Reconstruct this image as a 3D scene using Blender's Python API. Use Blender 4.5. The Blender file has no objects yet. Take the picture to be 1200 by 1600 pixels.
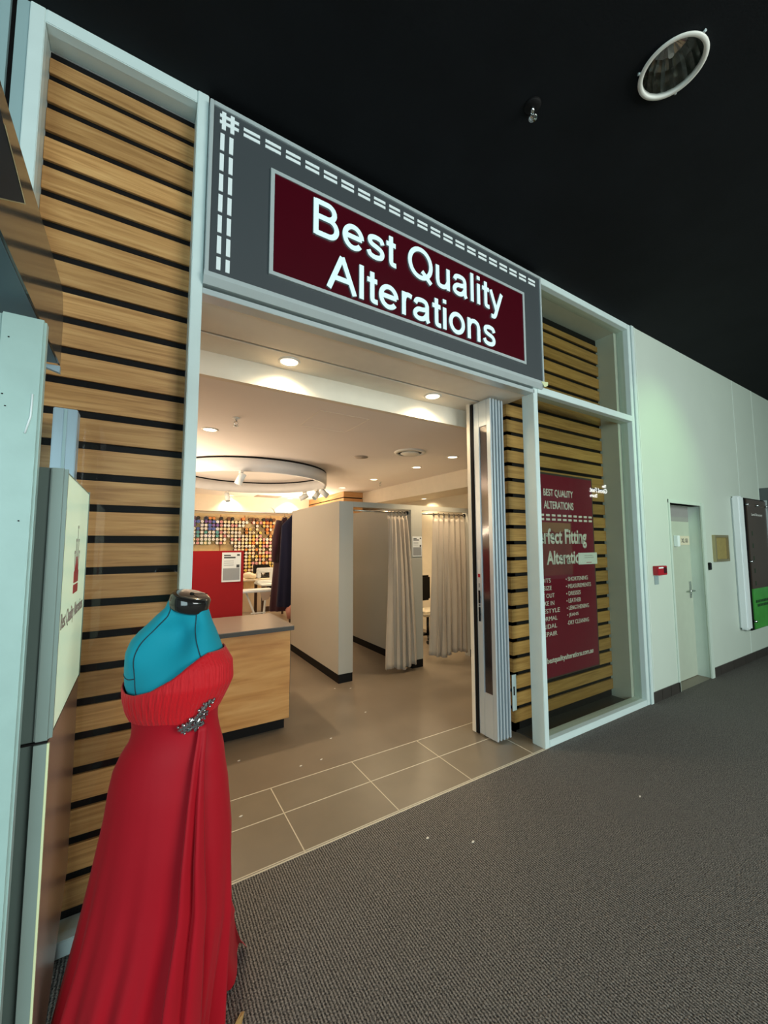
import bpy, bmesh, math, random
from mathutils import Vector, Matrix
random.seed(7)
S = bpy.context.scene
COL = S.collection

# ------------------------------------------------------------------ camera
H = 1.6
f_px = 618.0
vx = Vector((1006, 47, f_px)).normalized()
vz = Vector((-21, -7687, f_px)).normalized()
vx = (vx - vz * vx.dot(vz)).normalized()
vy = vz.cross(vx)
Rw = Matrix((vx, vy, vz))                      # world = Rw @ (right, down, forward)
right = Rw @ Vector((1, 0, 0)); down = Rw @ Vector((0, 1, 0)); fwd = Rw @ Vector((0, 0, 1))
cam = bpy.data.cameras.new('camera')
camo = bpy.data.objects.new('camera', cam); COL.objects.link(camo)
m = Matrix((right, -down, -fwd)).transposed().to_4x4(); m.translation = (0, 0, H)
camo.matrix_world = m
cam.sensor_fit = 'VERTICAL'; cam.sensor_height = 24; cam.sensor_width = 24
cam.lens = f_px / 1600 * 24; cam.clip_start = 0.02; cam.clip_end = 200
S.camera = camo

# ------------------------------------------------------------------ world, exposure, daylight, added fill
S.view_settings.view_transform = 'Standard'; S.view_settings.look = 'None'
S.view_settings.exposure = 0.0; S.view_settings.gamma = 1.0; S.view_settings.use_curve_mapping = False
w = bpy.data.worlds.new('mall_daylight'); S.world = w; w.use_nodes = True
nt = w.node_tree; bg = nt.nodes['Background']
bg.inputs[0].default_value = (0.55, 0.78, 0.80, 1); bg.inputs[1].default_value = 0.16


def area(name, loc, target, sx, sy, power, col, spread=180):
    l = bpy.data.lights.new(name, 'AREA'); l.shape = 'RECTANGLE'; l.size = sx; l.size_y = sy
    l.energy = power; l.color = col; l.spread = math.radians(spread)
    o = bpy.data.objects.new(name, l); COL.objects.link(o); o.location = loc
    o.rotation_euler = (Vector(target) - Vector(loc)).to_track_quat('-Z', 'Y').to_euler()
    return o


area('entrance_daylight', (-3.4, -3.8, 2.2), (0.6, 2.0, 1.6), 4.0, 3.4, 230, (0.70, 0.96, 1.0))
area('atrium_daylight', (3.6, -4.6, 2.7), (1.4, 2.0, 1.5), 3.4, 2.6, 330, (0.93, 1.0, 0.97))
area('corridor_daylight', (7.5, -4.5, 2.6), (5.5, 2.1, 1.7), 3.5, 2.6, 45, (0.66, 1.0, 0.74))
area('added_ceiling_fill', (-0.55, 5.2, 1.9), (-0.2, 5.4, 2.7), 0.8, 2.6, 95, (1.0, 0.80, 0.58))  # unseen upward fill light, added to brighten the shop ceiling
area('added_ceiling_fill', (2.9, 8.3, 1.9), (2.6, 8.2, 2.7), 0.8, 1.6, 60, (1.0, 0.80, 0.55))  # second unseen fill, added for the ceiling further back
_l = bpy.data.lights.new('wall_wash_lamp', 'SPOT'); _l.energy = 75; _l.color = (0.50, 1.0, 0.42); _l.spot_size = math.radians(62); _l.spot_blend = 1.0; _l.shadow_soft_size = 0.03
_o = bpy.data.objects.new('wall_wash_lamp', _l); COL.objects.link(_o); _o.location = (4.7, 0.2, 3.8)
_o.rotation_euler = (Vector((4.9, 2.08, 2.35)) - _o.location).to_track_quat('-Z', 'Y').to_euler()


# ------------------------------------------------------------------ materials
def mat(name, col, rough=0.5, metal=0.0, spec=0.5, noise=None, bump=None, emit=None, coat=0.0, sheen=0.0):
    mt = bpy.data.materials.new(name); mt.use_nodes = True
    n = mt.node_tree; b = n.nodes['Principled BSDF']
    b.inputs['Base Color'].default_value = (*col, 1); b.inputs['Roughness'].default_value = rough
    b.inputs['Metallic'].default_value = metal; b.inputs['Specular IOR Level'].default_value = spec
    b.inputs['Coat Weight'].default_value = coat
    b.inputs['Sheen Weight'].default_value = sheen
    if emit:
        b.inputs['Emission Color'].default_value = (*emit[0], 1); b.inputs['Emission Strength'].default_value = emit[1]
    tc = n.nodes.new('ShaderNodeTexCoord')
    if noise is None: noise = (9.0, 0.06)
    if noise:
        sc, amt = noise
        t = n.nodes.new('ShaderNodeTexNoise'); t.inputs['Scale'].default_value = sc; t.inputs['Detail'].default_value = 4
        n.links.new(tc.outputs['Object'], t.inputs['Vector'])
        mx = n.nodes.new('ShaderNodeMix'); mx.data_type = 'RGBA'
        mx.inputs[6].default_value = (*[c * (1 - amt) for c in col], 1)
        mx.inputs[7].default_value = (*[min(1, c * (1 + amt)) for c in col], 1)
        n.links.new(t.outputs['Fac'], mx.inputs[0]); n.links.new(mx.outputs[2], b.inputs['Base Color'])
    if bump:
        sc, st = bump
        t = n.nodes.new('ShaderNodeTexNoise'); t.inputs['Scale'].default_value = sc; t.inputs['Detail'].default_value = 3
        n.links.new(tc.outputs['Object'], t.inputs['Vector'])
        bp = n.nodes.new('ShaderNodeBump'); bp.inputs['Strength'].default_value = st; bp.inputs['Distance'].default_value = 0.004
        n.links.new(t.outputs['Fac'], bp.inputs['Height']); n.links.new(bp.outputs[0], b.inputs['Normal'])
    return mt


def wood(name, c0, c1, c2, off=0.0, pitch=0.1405, stretch=(2.0, 2.0, 40.0), rough=0.42):
    """timber: long grain in the horizontal, tone changing from board to board"""
    mt = bpy.data.materials.new(name); mt.use_nodes = True
    n = mt.node_tree; L = n.links; b = n.nodes['Principled BSDF']; b.inputs['Roughness'].default_value = rough
    tc = n.nodes.new('ShaderNodeTexCoord'); sp = n.nodes.new('ShaderNodeSeparateXYZ'); L.new(tc.outputs['Object'], sp.inputs[0])
    a = n.nodes.new('ShaderNodeMath'); a.operation = 'SUBTRACT'; a.inputs[1].default_value = off; L.new(sp.outputs[2], a.inputs[0])
    d = n.nodes.new('ShaderNodeMath'); d.operation = 'DIVIDE'; d.inputs[1].default_value = pitch; L.new(a.outputs[0], d.inputs[0])
    fl = n.nodes.new('ShaderNodeMath'); fl.operation = 'FLOOR'; L.new(d.outputs[0], fl.inputs[0])
    wn = n.nodes.new('ShaderNodeTexWhiteNoise'); wn.noise_dimensions = '1D'; L.new(fl.outputs[0], wn.inputs['W'])
    mp = n.nodes.new('ShaderNodeMapping'); mp.inputs['Scale'].default_value = stretch
    L.new(tc.outputs['Object'], mp.inputs['Vector'])
    ad = n.nodes.new('ShaderNodeVectorMath'); ad.operation = 'ADD'; L.new(mp.outputs[0], ad.inputs[0])
    sc = n.nodes.new('ShaderNodeVectorMath'); sc.operation = 'SCALE'; sc.inputs['Scale'].default_value = 30
    L.new(wn.outputs['Color'], sc.inputs[0]); L.new(sc.outputs[0], ad.inputs[1])
    t = n.nodes.new('ShaderNodeTexNoise'); t.inputs['Scale'].default_value = 1.6; t.inputs['Detail'].default_value = 6; t.inputs['Distortion'].default_value = 0.6
    L.new(ad.outputs[0], t.inputs['Vector'])
    r = n.nodes.new('ShaderNodeValToRGB'); e = r.color_ramp.elements
    e[0].position = 0.3; e[0].color = (*c0, 1); e[1].position = 0.72; e[1].color = (*c2, 1)
    m_ = e.new(0.5); m_.color = (*c1, 1)
    L.new(t.outputs['Fac'], r.inputs[0])
    hs = n.nodes.new('ShaderNodeHueSaturation'); L.new(r.outputs[0], hs.inputs['Color'])
    mr = n.nodes.new('ShaderNodeMapRange'); mr.inputs['To Min'].default_value = 0.8; mr.inputs['To Max'].default_value = 1.18
    L.new(wn.outputs['Value'], mr.inputs['Value']); L.new(mr.outputs[0], hs.inputs['Value'])
    L.new(hs.outputs[0], b.inputs['Base Color'])
    return mt


def glass(name, tint, rough=0.0, ior=1.5, extra=0.0):
    mt = bpy.data.materials.new(name); mt.use_nodes = True
    n = mt.node_tree; L = n.links
    for x in list(n.nodes):
        if x.type != 'OUTPUT_MATERIAL': n.nodes.remove(x)
    out = [x for x in n.nodes if x.type == 'OUTPUT_MATERIAL'][0]
    tr = n.nodes.new('ShaderNodeBsdfTransparent'); tr.inputs[0].default_value = (*tint, 1)
    gl = n.nodes.new('ShaderNodeBsdfGlossy'); gl.inputs['Roughness'].default_value = rough
    f0 = ((ior - 1) / (ior + 1)) ** 2
    lw = n.nodes.new('ShaderNodeLayerWeight'); lw.inputs[0].default_value = 0.5
    pw = n.nodes.new('ShaderNodeMath'); pw.operation = 'POWER'; pw.inputs[1].default_value = 5; L.new(lw.outputs['Facing'], pw.inputs[0])
    ad = n.nodes.new('ShaderNodeMath'); ad.operation = 'MULTIPLY_ADD'; ad.use_clamp = True
    ad.inputs[1].default_value = 1 - f0; ad.inputs[2].default_value = f0 + extra; L.new(pw.outputs[0], ad.inputs[0])
    mx = n.nodes.new('ShaderNodeMixShader'); L.new(ad.outputs[0], mx.inputs[0])
    L.new(tr.outputs[0], mx.inputs[1]); L.new(gl.outputs[0], mx.inputs[2]); L.new(mx.outputs[0], out.inputs[0])
    return mt


def carpet_mat():
    mt = bpy.data.materials.new('ribbed_carpet'); mt.use_nodes = True
    n = mt.node_tree; L = n.links; b = n.nodes['Principled BSDF']; b.inputs['Roughness'].default_value = 0.95
    b.inputs['Specular IOR Level'].default_value = 0.15
    tc = n.nodes.new('ShaderNodeTexCoord')
    n1 = n.nodes.new('ShaderNodeTexNoise'); n1.inputs['Scale'].default_value = 5; n1.inputs['Detail'].default_value = 3
    n2 = n.nodes.new('ShaderNodeTexNoise'); n2.inputs['Scale'].default_value = 170; n2.inputs['Detail'].default_value = 2
    L.new(tc.outputs['Object'], n1.inputs['Vector']); L.new(tc.outputs['Object'], n2.inputs['Vector'])
    wv = n.nodes.new('ShaderNodeTexWave'); wv.inputs['Scale'].default_value = 26; wv.inputs['Distortion'].default_value = 2.2
    wv.inputs['Detail'].default_value = 2; wv.inputs['Detail Scale'].default_value = 5; wv.bands_direction = 'X'
    L.new(tc.outputs['Object'], wv.inputs['Vector'])
    mul = n.nodes.new('ShaderNodeMath'); mul.operation = 'MULTIPLY'; L.new(n2.outputs['Fac'], mul.inputs[0]); 
    ad = n.nodes.new('ShaderNodeMath'); ad.operation = 'MULTIPLY_ADD'; ad.inputs[1].default_value = 0.55; ad.inputs[2].default_value = 0.55
    L.new(wv.outputs['Fac'], ad.inputs[0]); L.new(ad.outputs[0], mul.inputs[1])
    r = n.nodes.new('ShaderNodeValToRGB'); e = r.color_ramp.elements
    e[0].position = 0.24; e[0].color = (0.022, 0.021, 0.021, 1); e[1].position = 0.68; e[1].color = (0.34, 0.31, 0.28, 1)
    L.new(mul.outputs[0], r.inputs[0]); L.new(r.outputs[0], b.inputs['Base Color'])
    bp = n.nodes.new('ShaderNodeBump'); bp.inputs['Strength'].default_value = 0.9; bp.inputs['Distance'].default_value = 0.006
    L.new(mul.outputs[0], bp.inputs['Height']); L.new(bp.outputs[0], b.inputs['Normal'])
    return mt


def fabric_mat(name, col, rough=0.75, sheen=0.3, sc=400, st=0.15, crinkle=None):
    mt = mat(name, col, rough, sheen=sheen, spec=0.25, noise=(6, 0.08))
    n = mt.node_tree; b = n.nodes['Principled BSDF']; tc = [x for x in n.nodes if x.type == 'TEX_COORD'][0]
    t = n.nodes.new('ShaderNodeTexNoise'); t.inputs['Scale'].default_value = sc if not crinkle else crinkle[0]; t.inputs['Detail'].default_value = 3
    mp = n.nodes.new('ShaderNodeMapping'); mp.inputs['Scale'].default_value = (1, 1, 0.06 if crinkle else 1)
    n.links.new(tc.outputs['Object'], mp.inputs[0]); n.links.new(mp.outputs[0], t.inputs['Vector'])
    bp = n.nodes.new('ShaderNodeBump'); bp.inputs['Strength'].default_value = crinkle[1] if crinkle else st; bp.inputs['Distance'].default_value = 0.006 if crinkle else 0.001
    n.links.new(t.outputs['Fac'], bp.inputs['Height']); n.links.new(bp.outputs[0], b.inputs['Normal'])
    return mt


M = dict(
    signface=mat('lit_sign_white', (.8, .8, .8), .5, emit=((1, 1, 1), 8.0), noise=False),
    frame=mat('white_powdercoat', (0.66, 0.76, 0.74), 0.35), frame2=mat('pale_aluminium', (0.30, 0.42, 0.43), 0.35, noise=(4, .05)),
    reveal=mat('painted_reveal', (0.70, 0.72, 0.70), 0.6), black=mat('black', (0.005, 0.004, 0.004), 0.7, spec=0.2), gloss=mat('gloss_black', (0.012, 0.012, 0.012), 0.12),
    ceil=mat('black_ceiling_paint', (0.0055, 0.0065, 0.008), 0.85, spec=0.2, noise=(3, .5), bump=(120, .3)),
    wall=mat('pale_wall_paint', (0.60, 0.66, 0.58), 0.55, noise=(2, .05)), joint=mat('wall_joint', (0.72, 0.78, 0.72), 0.5),
    kick=mat('dark_tile', (0.045, 0.038, 0.034), 0.3, noise=(6, .3)), carpet=carpet_mat(),
    tile=mat('threshold_tile', (0.20, 0.165, 0.120), 0.3, noise=(5, .12)), vinyl=mat('shop_vinyl', (0.185, 0.145, 0.105), 0.32, noise=(2.5, .2)),
    grout=mat('grout', (0.62, 0.56, 0.44), 0.7),
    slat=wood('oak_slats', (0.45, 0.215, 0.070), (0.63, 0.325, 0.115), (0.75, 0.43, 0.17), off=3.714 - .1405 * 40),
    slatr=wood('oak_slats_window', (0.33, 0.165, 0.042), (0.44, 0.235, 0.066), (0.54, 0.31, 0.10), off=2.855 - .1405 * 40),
    oak=wood('oak_panel', (0.40, 0.17, 0.045), (0.55, 0.275, 0.085), (0.66, 0.37, 0.14), pitch=5, stretch=(1.1, 1.1, 9)),
    oakb=wood('oak_bulkhead', (0.42, 0.20, 0.07), (0.55, 0.29, 0.11), (0.62, 0.36, 0.15), pitch=5, stretch=(1, 1, 10)),
    fascia=mat('fascia_grey', (0.056, 0.064, 0.070), 0.45, noise=(3, .04)), silver=mat('silver_trim', (0.60, 0.66, 0.66), 0.3, 0.3),
    signred=mat('sign_red', (0.06, 0.0012, 0.006), 0.25), white=mat('white', (0.85, 0.9, 0.9), 0.5, noise=(5, .02)),
    letter=mat('sign_letter_white', (0.5, 0.6, 0.6), 0.4, emit=((0.72, 0.97, 1.0), 0.5), noise=(5, .02)),
    letteredge=mat('letter_return', (0.35, 0.42, 0.45), 0.4),
    soffit=mat('soffit', (0.90, 0.83, 0.72), 0.6), sceil=mat('shop_ceiling', (0.84, 0.77, 0.72), 0.7, noise=(2, .03)),
    bulk=mat('bulkhead_paint', (0.80, 0.71, 0.58), 0.6), iwall=mat('interior_wall', (0.70, 0.62, 0.47), 0.65),
    part=mat('partition_laminate', (0.44, 0.415, 0.355), 0.45, noise=(2, .04)), lam=mat('counter_laminate', (0.20, 0.165, 0.135), 0.3),
    lamedge=mat('counter_edge', (0.05, 0.047, 0.042), 0.4), redp=mat('red_panel', (0.30, 0.010, 0.012), 0.7, spec=0.15),
    alu=mat('anodised_aluminium', (0.62, 0.68, 0.72), 0.32, 0.45, noise=(3, .04)), aludark=mat('door_gap_shadow_seal', (0.012, 0.013, 0.016), 0.6),
    perspex=glass('perspex', (0.95, 0.90, 0.90), 0.10, 1.5, 0.07), pane=glass('window_glass', (0.86, 0.88, 0.83), 0.0, 1.5, 0.0),
    paneleft=glass('window_glass_clear', (0.96, 0.96, 0.96), 0.0, 1.35, 0.0),
    smoke=mat('smoked_gloss_panel', (0.11, 0.10, 0.085), 0.13, 0.4, coat=0.25), screen=mat('sensor_window', (0.006, 0.007, 0.012), 0.55, spec=.2),
    blue=mat('door_gear_blue_grey', (0.13, 0.20, 0.24), 0.4), post=mat('post_paint', (0.40, 0.55, 0.51), 0.38, noise=(14, .1), bump=(25, .25)),
    green=mat('sign_body_green_grey', (0.24, 0.30, 0.27), 0.38, 0.1), greend=mat('sign_groove', (0.10, 0.135, 0.12), 0.4),
    bracket=mat('bracket_aluminium', (0.36, 0.46, 0.52), 0.35, 0.3), pale=mat('lightbox_face', (0.72, 0.86, 0.66), 0.3, emit=((0.74, 1.0, 0.72), 0.30), noise=(3, .05)),
    brown=mat('sign_body_brown', (0.36, 0.235, 0.185), 0.3, 0.25), cream=mat('cream_sticker_and_reflection', (0.72, 0.76, 0.45), 0.4),
    logo=mat('logo_red', (0.42, 0.03, 0.04), 0.5), logotxt=mat('logo_grey', (0.30, 0.24, 0.22), 0.5),
    teal=fabric_mat('teal_jersey', (0.003, 0.27, 0.36), 0.75, 0.05), tealseam=mat('seam_dark', (0.008, 0.03, 0.045), 0.8),
    cap=mat('black_plastic_cap', (0.015, 0.013, 0.012), 0.12, coat=0.6), 
    dress=fabric_mat('red_satin', (0.40, 0.0008, 0.010), 0.6, 0.06, crinkle=(40, .10)), bod=fabric_mat('red_chiffon', (0.58, 0.004, 0.010), 0.6, 0.15, crinkle=(260, .45)),
    gem=mat('rhinestone', (0.40, 0.40, 0.40), 0.25, 0.9, noise=False), poster=mat('poster_red', (0.20, 0.010, 0.030), 0.3, noise=(2, .15)),
    postertan=mat('poster_tan', (0.30, 0.14, 0.075), 0.35, noise=(6, .15)), posterpic=mat('poster_picture', (0.20, 0.035, 0.035), 0.35, noise=(5, .5)), ptxt=mat('poster_text', (0.85, 0.85, 0.80), 0.5),
    pframe=mat('poster_frame', (0.09, 0.08, 0.07), 0.3, 0.4), curtain=fabric_mat('curtain_cloth', (0.52, 0.43, 0.34), 0.85, 0.2, crinkle=(40, .15)),
    rod=mat('rod_metal', (0.62, 0.56, 0.46), 0.25, 0.8), paper=mat('paper', (0.78, 0.78, 0.76), 0.7), ink=mat('ink', (0.05, 0.05, 0.05), 0.7), greyp=mat('print_grey', (0.30, 0.30, 0.30), 0.7),
    lightlens=mat('downlight_lens', (1, 0.95, 0.85), 0.4, emit=((1.0, 0.86, 0.60), 5.0), noise=False), trimw=mat('fitting_white', (0.78, 0.75, 0.68), 0.45),
    ringm=mat('ring_white', (0.74, 0.74, 0.74), 0.4), grill=mat('grille_brown', (0.36, 0.30, 0.25), 0.6),
    chrome=mat('chrome', (0.55, 0.57, 0.56), 0.12, 1.0), refl=mat('reflector', (0.42, 0.44, 0.42), 0.14, 1.0, noise=(9, .5)),
    navy=fabric_mat('navy_cloth', (0.005, 0.006, 0.026), 0.85, 0.1), maroon=fabric_mat('maroon_cloth', (0.032, 0.005, 0.015), 0.6, 0.3), pink=fabric_mat('pink_cloth', (0.50, 0.24, 0.20), 0.8, 0.1),
    peg=mat('pegboard', (0.85, 0.66, 0.36), 0.7, noise=(14, .2)), darkwood=mat('dark_wood', (0.06, 0.03, 0.015), 0.5),
    callred=mat('call_point_red', (0.42, 0.008, 0.02), 0.35), greytag=mat('grey_tag', (0.30, 0.38, 0.38), 0.5), brass=mat('brass_frame', (0.42, 0.36, 0.20), 0.35, 0.6),
    board=mat('board_paper', (0.32, 0.25, 0.085), 0.6, noise=(30, .25)), mapbrown=mat('directory_brown', (0.075, 0.050, 0.036), 0.35, noise=(3, .2)),
    mapgreen=mat('directory_green', (0.07, 0.36, 0.06), 0.3, noise=(8, .35)), mapdk=mat('directory_dark_green', (0.012, 0.045, 0.015), 0.5),
    portal=mat('portal_grey', (0.085, 0.10, 0.10), 0.4), leaf=mat('dry_leaf', (0.62, 0.46, 0.18), 0.7), lint=mat('lint', (0.75, 0.7, 0.62), 0.9),
    dglass=mat('door_glass_pale', (0.30, 0.36, 0.36), 0.15, noise=(4, .4)), doorm=mat('door_paint', (0.50, 0.54, 0.44), 0.5), shade=mat('door_top_panel', (0.32, 0.31, 0.29), 0.6),
    jamb=mat('door_jamb_paint', (0.62, 0.70, 0.62), 0.45, noise=(5, .08)),
)


# ------------------------------------------------------------------ builders
class MB:
    def __init__(s): s.b = bmesh.new(); s.mats = []

    def _mi(s, m_):
        if m_ is None: return 0
        if m_ not in s.mats: s.mats.append(m_)
        return s.mats.index(m_)

    def poly(s, pts, m_=None, smooth=False):
        f = s.b.faces.new([s.b.verts.new(p) for p in pts]); f.material_index = s._mi(m_); f.smooth = smooth; return s

    def box(s, x0, x1, y0, y1, z0, z1, m_=None, bev=0.0, rot=0.0, piv=None):
        r = bmesh.ops.create_cube(s.b, size=1)
        vs = r['verts']
        for v in vs:
            v.co = Vector(((x0 + x1) / 2 + v.co.x * (x1 - x0), (y0 + y1) / 2 + v.co.y * (y1 - y0), (z0 + z1) / 2 + v.co.z * (z1 - z0)))
        fs = {f for v in vs for f in v.link_faces}
        mi = s._mi(m_)
        for f in fs: f.material_index = mi
        if bev:
            es = {e for f in fs for e in f.edges}
            rr = bmesh.ops.bevel(s.b, geom=list(es), offset=bev, segments=2, affect='EDGES', clamp_overlap=True, material=-1)
            vs = list({v for v in rr['verts']} | {v for v in vs if v.is_valid})
        if rot:
            p = piv or Vector(((x0 + x1) / 2, (y0 + y1) / 2, 0))
            bmesh.ops.rotate(s.b, verts=vs, cent=p, matrix=Matrix.Rotation(rot, 3, 'Z'))
        return s

    def prism(s, pts, vec, m_=None):
        """polygon pts (3D) extruded by vec"""
        vec = Vector(vec); a = [s.b.verts.new(p) for p in pts]; c = [s.b.verts.new(Vector(p) + vec) for p in pts]
        mi = s._mi(m_); n = len(pts); fs = [s.b.faces.new(a), s.b.faces.new(c[::-1])]
        for i in range(n): fs.append(s.b.faces.new((a[i], c[i], c[(i + 1) % n], a[(i + 1) % n])))
        for f in fs: f.material_index = mi
        return s

    def cyl(s, p0, p1, r0, r1=None, seg=16, m_=None, cap=True, smooth=True):
        p0 = Vector(p0); p1 = Vector(p1); r1 = r0 if r1 is None else r1
        q = (p1 - p0).to_track_quat('Z', 'Y'); mi = s._mi(m_); A = []; B = []
        for i in range(seg):
            t = 2 * math.pi * i / seg; d = Vector((math.cos(t), math.sin(t), 0))
            A.append(s.b.verts.new(p0 + q @ (d * r0))); B.append(s.b.verts.new(p1 + q @ (d * r1)))
        for i in range(seg):
            f = s.b.faces.new((A[i], A[(i + 1) % seg], B[(i + 1) % seg], B[i])); f.smooth = smooth; f.material_index = mi
        if cap:
            for L_ in (A[::-1], B):
                f = s.b.faces.new(L_); f.material_index = mi
        return s

    def lathe(s, prof, o=(0, 0, 0), axis=(0, 0, 1), seg=32, m_=None, closed=False):
        o = Vector(o); q = Vector(axis).to_track_quat('Z', 'Y'); mi = s._mi(m_); R_ = []
        for (r, z) in prof:
            R_.append([s.b.verts.new(o + q @ Vector((r * math.cos(2 * math.pi * i / seg), r * math.sin(2 * math.pi * i / seg), z))) for i in range(seg)])
        idx = list(range(len(prof) - 1)) + ([len(prof) - 1] if closed else [])
        for k in idx:
            a = R_[k]; c = R_[(k + 1) % len(prof)]
            for i in range(seg):
                f = s.b.faces.new((a[i], a[(i + 1) % seg], c[(i + 1) % seg], c[i])); f.smooth = True; f.material_index = mi
        return s

    def ball(s, c, r, m_=None, sc=(1, 1, 1), sub=2):
        rr = bmesh.ops.create_icosphere(s.b, subdivisions=sub, radius=1); mi = s._mi(m_)
        for v in rr['verts']: v.co = Vector((c[0] + v.co.x * r * sc[0], c[1] + v.co.y * r * sc[1], c[2] + v.co.z * r * sc[2]))
        for f in {f for v in rr['verts'] for f in v.link_faces}: f.material_index = mi; f.smooth = True
        return s

    def tube(s, pts, r, m_=None, seg=8):
        pts = [Vector(p) for p in pts]; mi = s._mi(m_); rings = []
        for k, p in enumerate(pts):
            d = (pts[min(k + 1, len(pts) - 1)] - pts[max(k - 1, 0)]).normalized(); q = d.to_track_quat('Z', 'Y')
            rk = r[k] if isinstance(r, (list, tuple)) else r
            rings.append([s.b.verts.new(p + q @ (Vector((math.cos(2 * math.pi * i / seg), math.sin(2 * math.pi * i / seg), 0)) * rk)) for i in range(seg)])
        for k in range(len(pts) - 1):
            # keep rings aligned
            best = min(range(seg), key=lambda j: (rings[k + 1][j].co - pts[k + 1] - (rings[k][0].co - pts[k])).length)
            rings[k + 1] = rings[k + 1][best:] + rings[k + 1][:best]
            for i in range(seg):
                f = s.b.faces.new((rings[k][i], rings[k][(i + 1) % seg], rings[k + 1][(i + 1) % seg], rings[k + 1][i])); f.smooth = True; f.material_index = mi
        for L_ in (rings[0][::-1], rings[-1]):
            f = s.b.faces.new(L_); f.material_index = mi
        return s

    def grid(s, rows, m_=None, wrap=False, smooth=True):
        """rows: list of lists of 3D points"""
        mi = s._mi(m_); V = [[s.b.verts.new(p) for p in r] for r in rows]
        n = len(V[0])
        for a, c in zip(V, V[1:]):
            for i in range(n if wrap else n - 1):
                j = (i + 1) % n
                f = s.b.faces.new((a[i], a[j], c[j], c[i])); f.smooth = smooth; f.material_index = mi
        return V

    def build(s, name, m_=None, parent=None, solid=0.0, normals=True):
        if normals: bmesh.ops.recalc_face_normals(s.b, faces=s.b.faces)
        me = bpy.data.meshes.new(name)
        if parent is not None:
            off = world_loc(parent)
            bmesh.ops.translate(s.b, verts=s.b.verts, vec=-off)
        s.b.to_mesh(me); s.b.free()
        if m_ is not None and not s.mats: me.materials.append(m_)
        for x in s.mats: me.materials.append(x)
        o = bpy.data.objects.new(name, me); COL.objects.link(o)
        if parent is not None: o.parent = parent
        if solid:
            md = o.modifiers.new('solid', 'SOLIDIFY'); md.thickness = solid; md.offset = 0
        return o


def world_loc(o):
    v = Vector(o.location)
    while o.parent: o = o.parent; v += o.location
    return v


def tag(o, label=None, cat=None, group=None, kind=None):
    if label: o['label'] = label
    if cat: o['category'] = cat
    if group: o['group'] = group
    if kind or cat: o['kind'] = kind or 'thing'
    return o


def thing(name, loc, label, cat, group=None):
    o = bpy.data.objects.new(name, None); COL.objects.link(o); o.location = loc; o.empty_display_size = .05
    return tag(o, label, cat, group)


def struct(o): o['kind'] = 'structure'; return o


def sroot(name, loc=(0, 0, 0)):
    o = bpy.data.objects.new(name, None); COL.objects.link(o); o.location = loc; o['kind'] = 'structure'; return o


def clone(o, parent=None):
    c = o.copy(); COL.objects.link(c); c.parent = parent
    for ch in list(o.children): clone(ch, c)
    return c


def text(s, parent, m_, u0, u1, v0, v1, plane='y', at=0.0, depth=0.004, bold=0.0, name='lettering', fit=True, shear=0.0, flip=False, edge=None):
    """lettering whose outlines fill the box u0..u1, v0..v1 on a wall plane; plane y faces -Y, plane x faces +X"""
    cu = bpy.data.curves.new('t', 'FONT'); cu.body = s; cu.size = 1; cu.offset = bold; cu.shear = shear
    cu.resolution_u = 4
    to = bpy.data.objects.new('t', cu); COL.objects.link(to)
    dg = bpy.context.evaluated_depsgraph_get(); dg.update()
    me = bpy.data.meshes.new_from_object(to.evaluated_get(dg)); bpy.data.objects.remove(to)
    xs = [v.co.x for v in me.vertices]; ys = [v.co.y for v in me.vertices]
    x0, x1, y0, y1 = min(xs), max(xs), min(ys), max(ys)
    kv = (v1 - v0) / (y1 - y0); ku = (u1 - u0) / (x1 - x0) if fit else kv
    bm = bmesh.new(); bm.from_mesh(me); bpy.data.meshes.remove(me)
    bmesh.ops.recalc_face_normals(bm, faces=bm.faces)
    base = list(bm.faces)
    for f in base: f.material_index = 0
    if depth:
        r = bmesh.ops.extrude_face_region(bm, geom=base)
        for v in [g for g in r['geom'] if isinstance(g, bmesh.types.BMVert)]: v.co.z += 1
    top = set()
    for v in bm.verts:
        u = u0 + (v.co.x - x0) * ku; q = v0 + (v.co.y - y0) * kv; w_ = v.co.z * depth
        if flip: u = u0 + u1 - u
        v.co = Vector((u, at - w_, q)) if plane == 'y' else Vector((at + w_, u, q))
    bmesh.ops.recalc_face_normals(bm, faces=bm.faces)
    mb = MB(); mb.b.free(); mb.b = bm
    if edge:
        for f in bm.faces:
            if abs(f.normal.y) < .5: f.material_index = 1
        mb.mats = [m_, edge]
    return mb.build(name, m_, parent, normals=False)


def spot(parent, loc, power, col=(1, .80, .52), angle=120, blend=.6, r=.04, target=None):
    l = bpy.data.lights.new('lamp', 'SPOT'); l.energy = power; l.color = col; l.spot_size = math.radians(angle); l.spot_blend = blend; l.shadow_soft_size = r
    o = bpy.data.objects.new('lamp', l); COL.objects.link(o)
    if parent is not None: o.parent = parent; o.location = Vector(loc) - world_loc(parent)
    else: o.location = loc
    if target: o.rotation_euler = (Vector(target) - Vector(loc)).to_track_quat('-Z', 'Y').to_euler()
    return o


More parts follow.
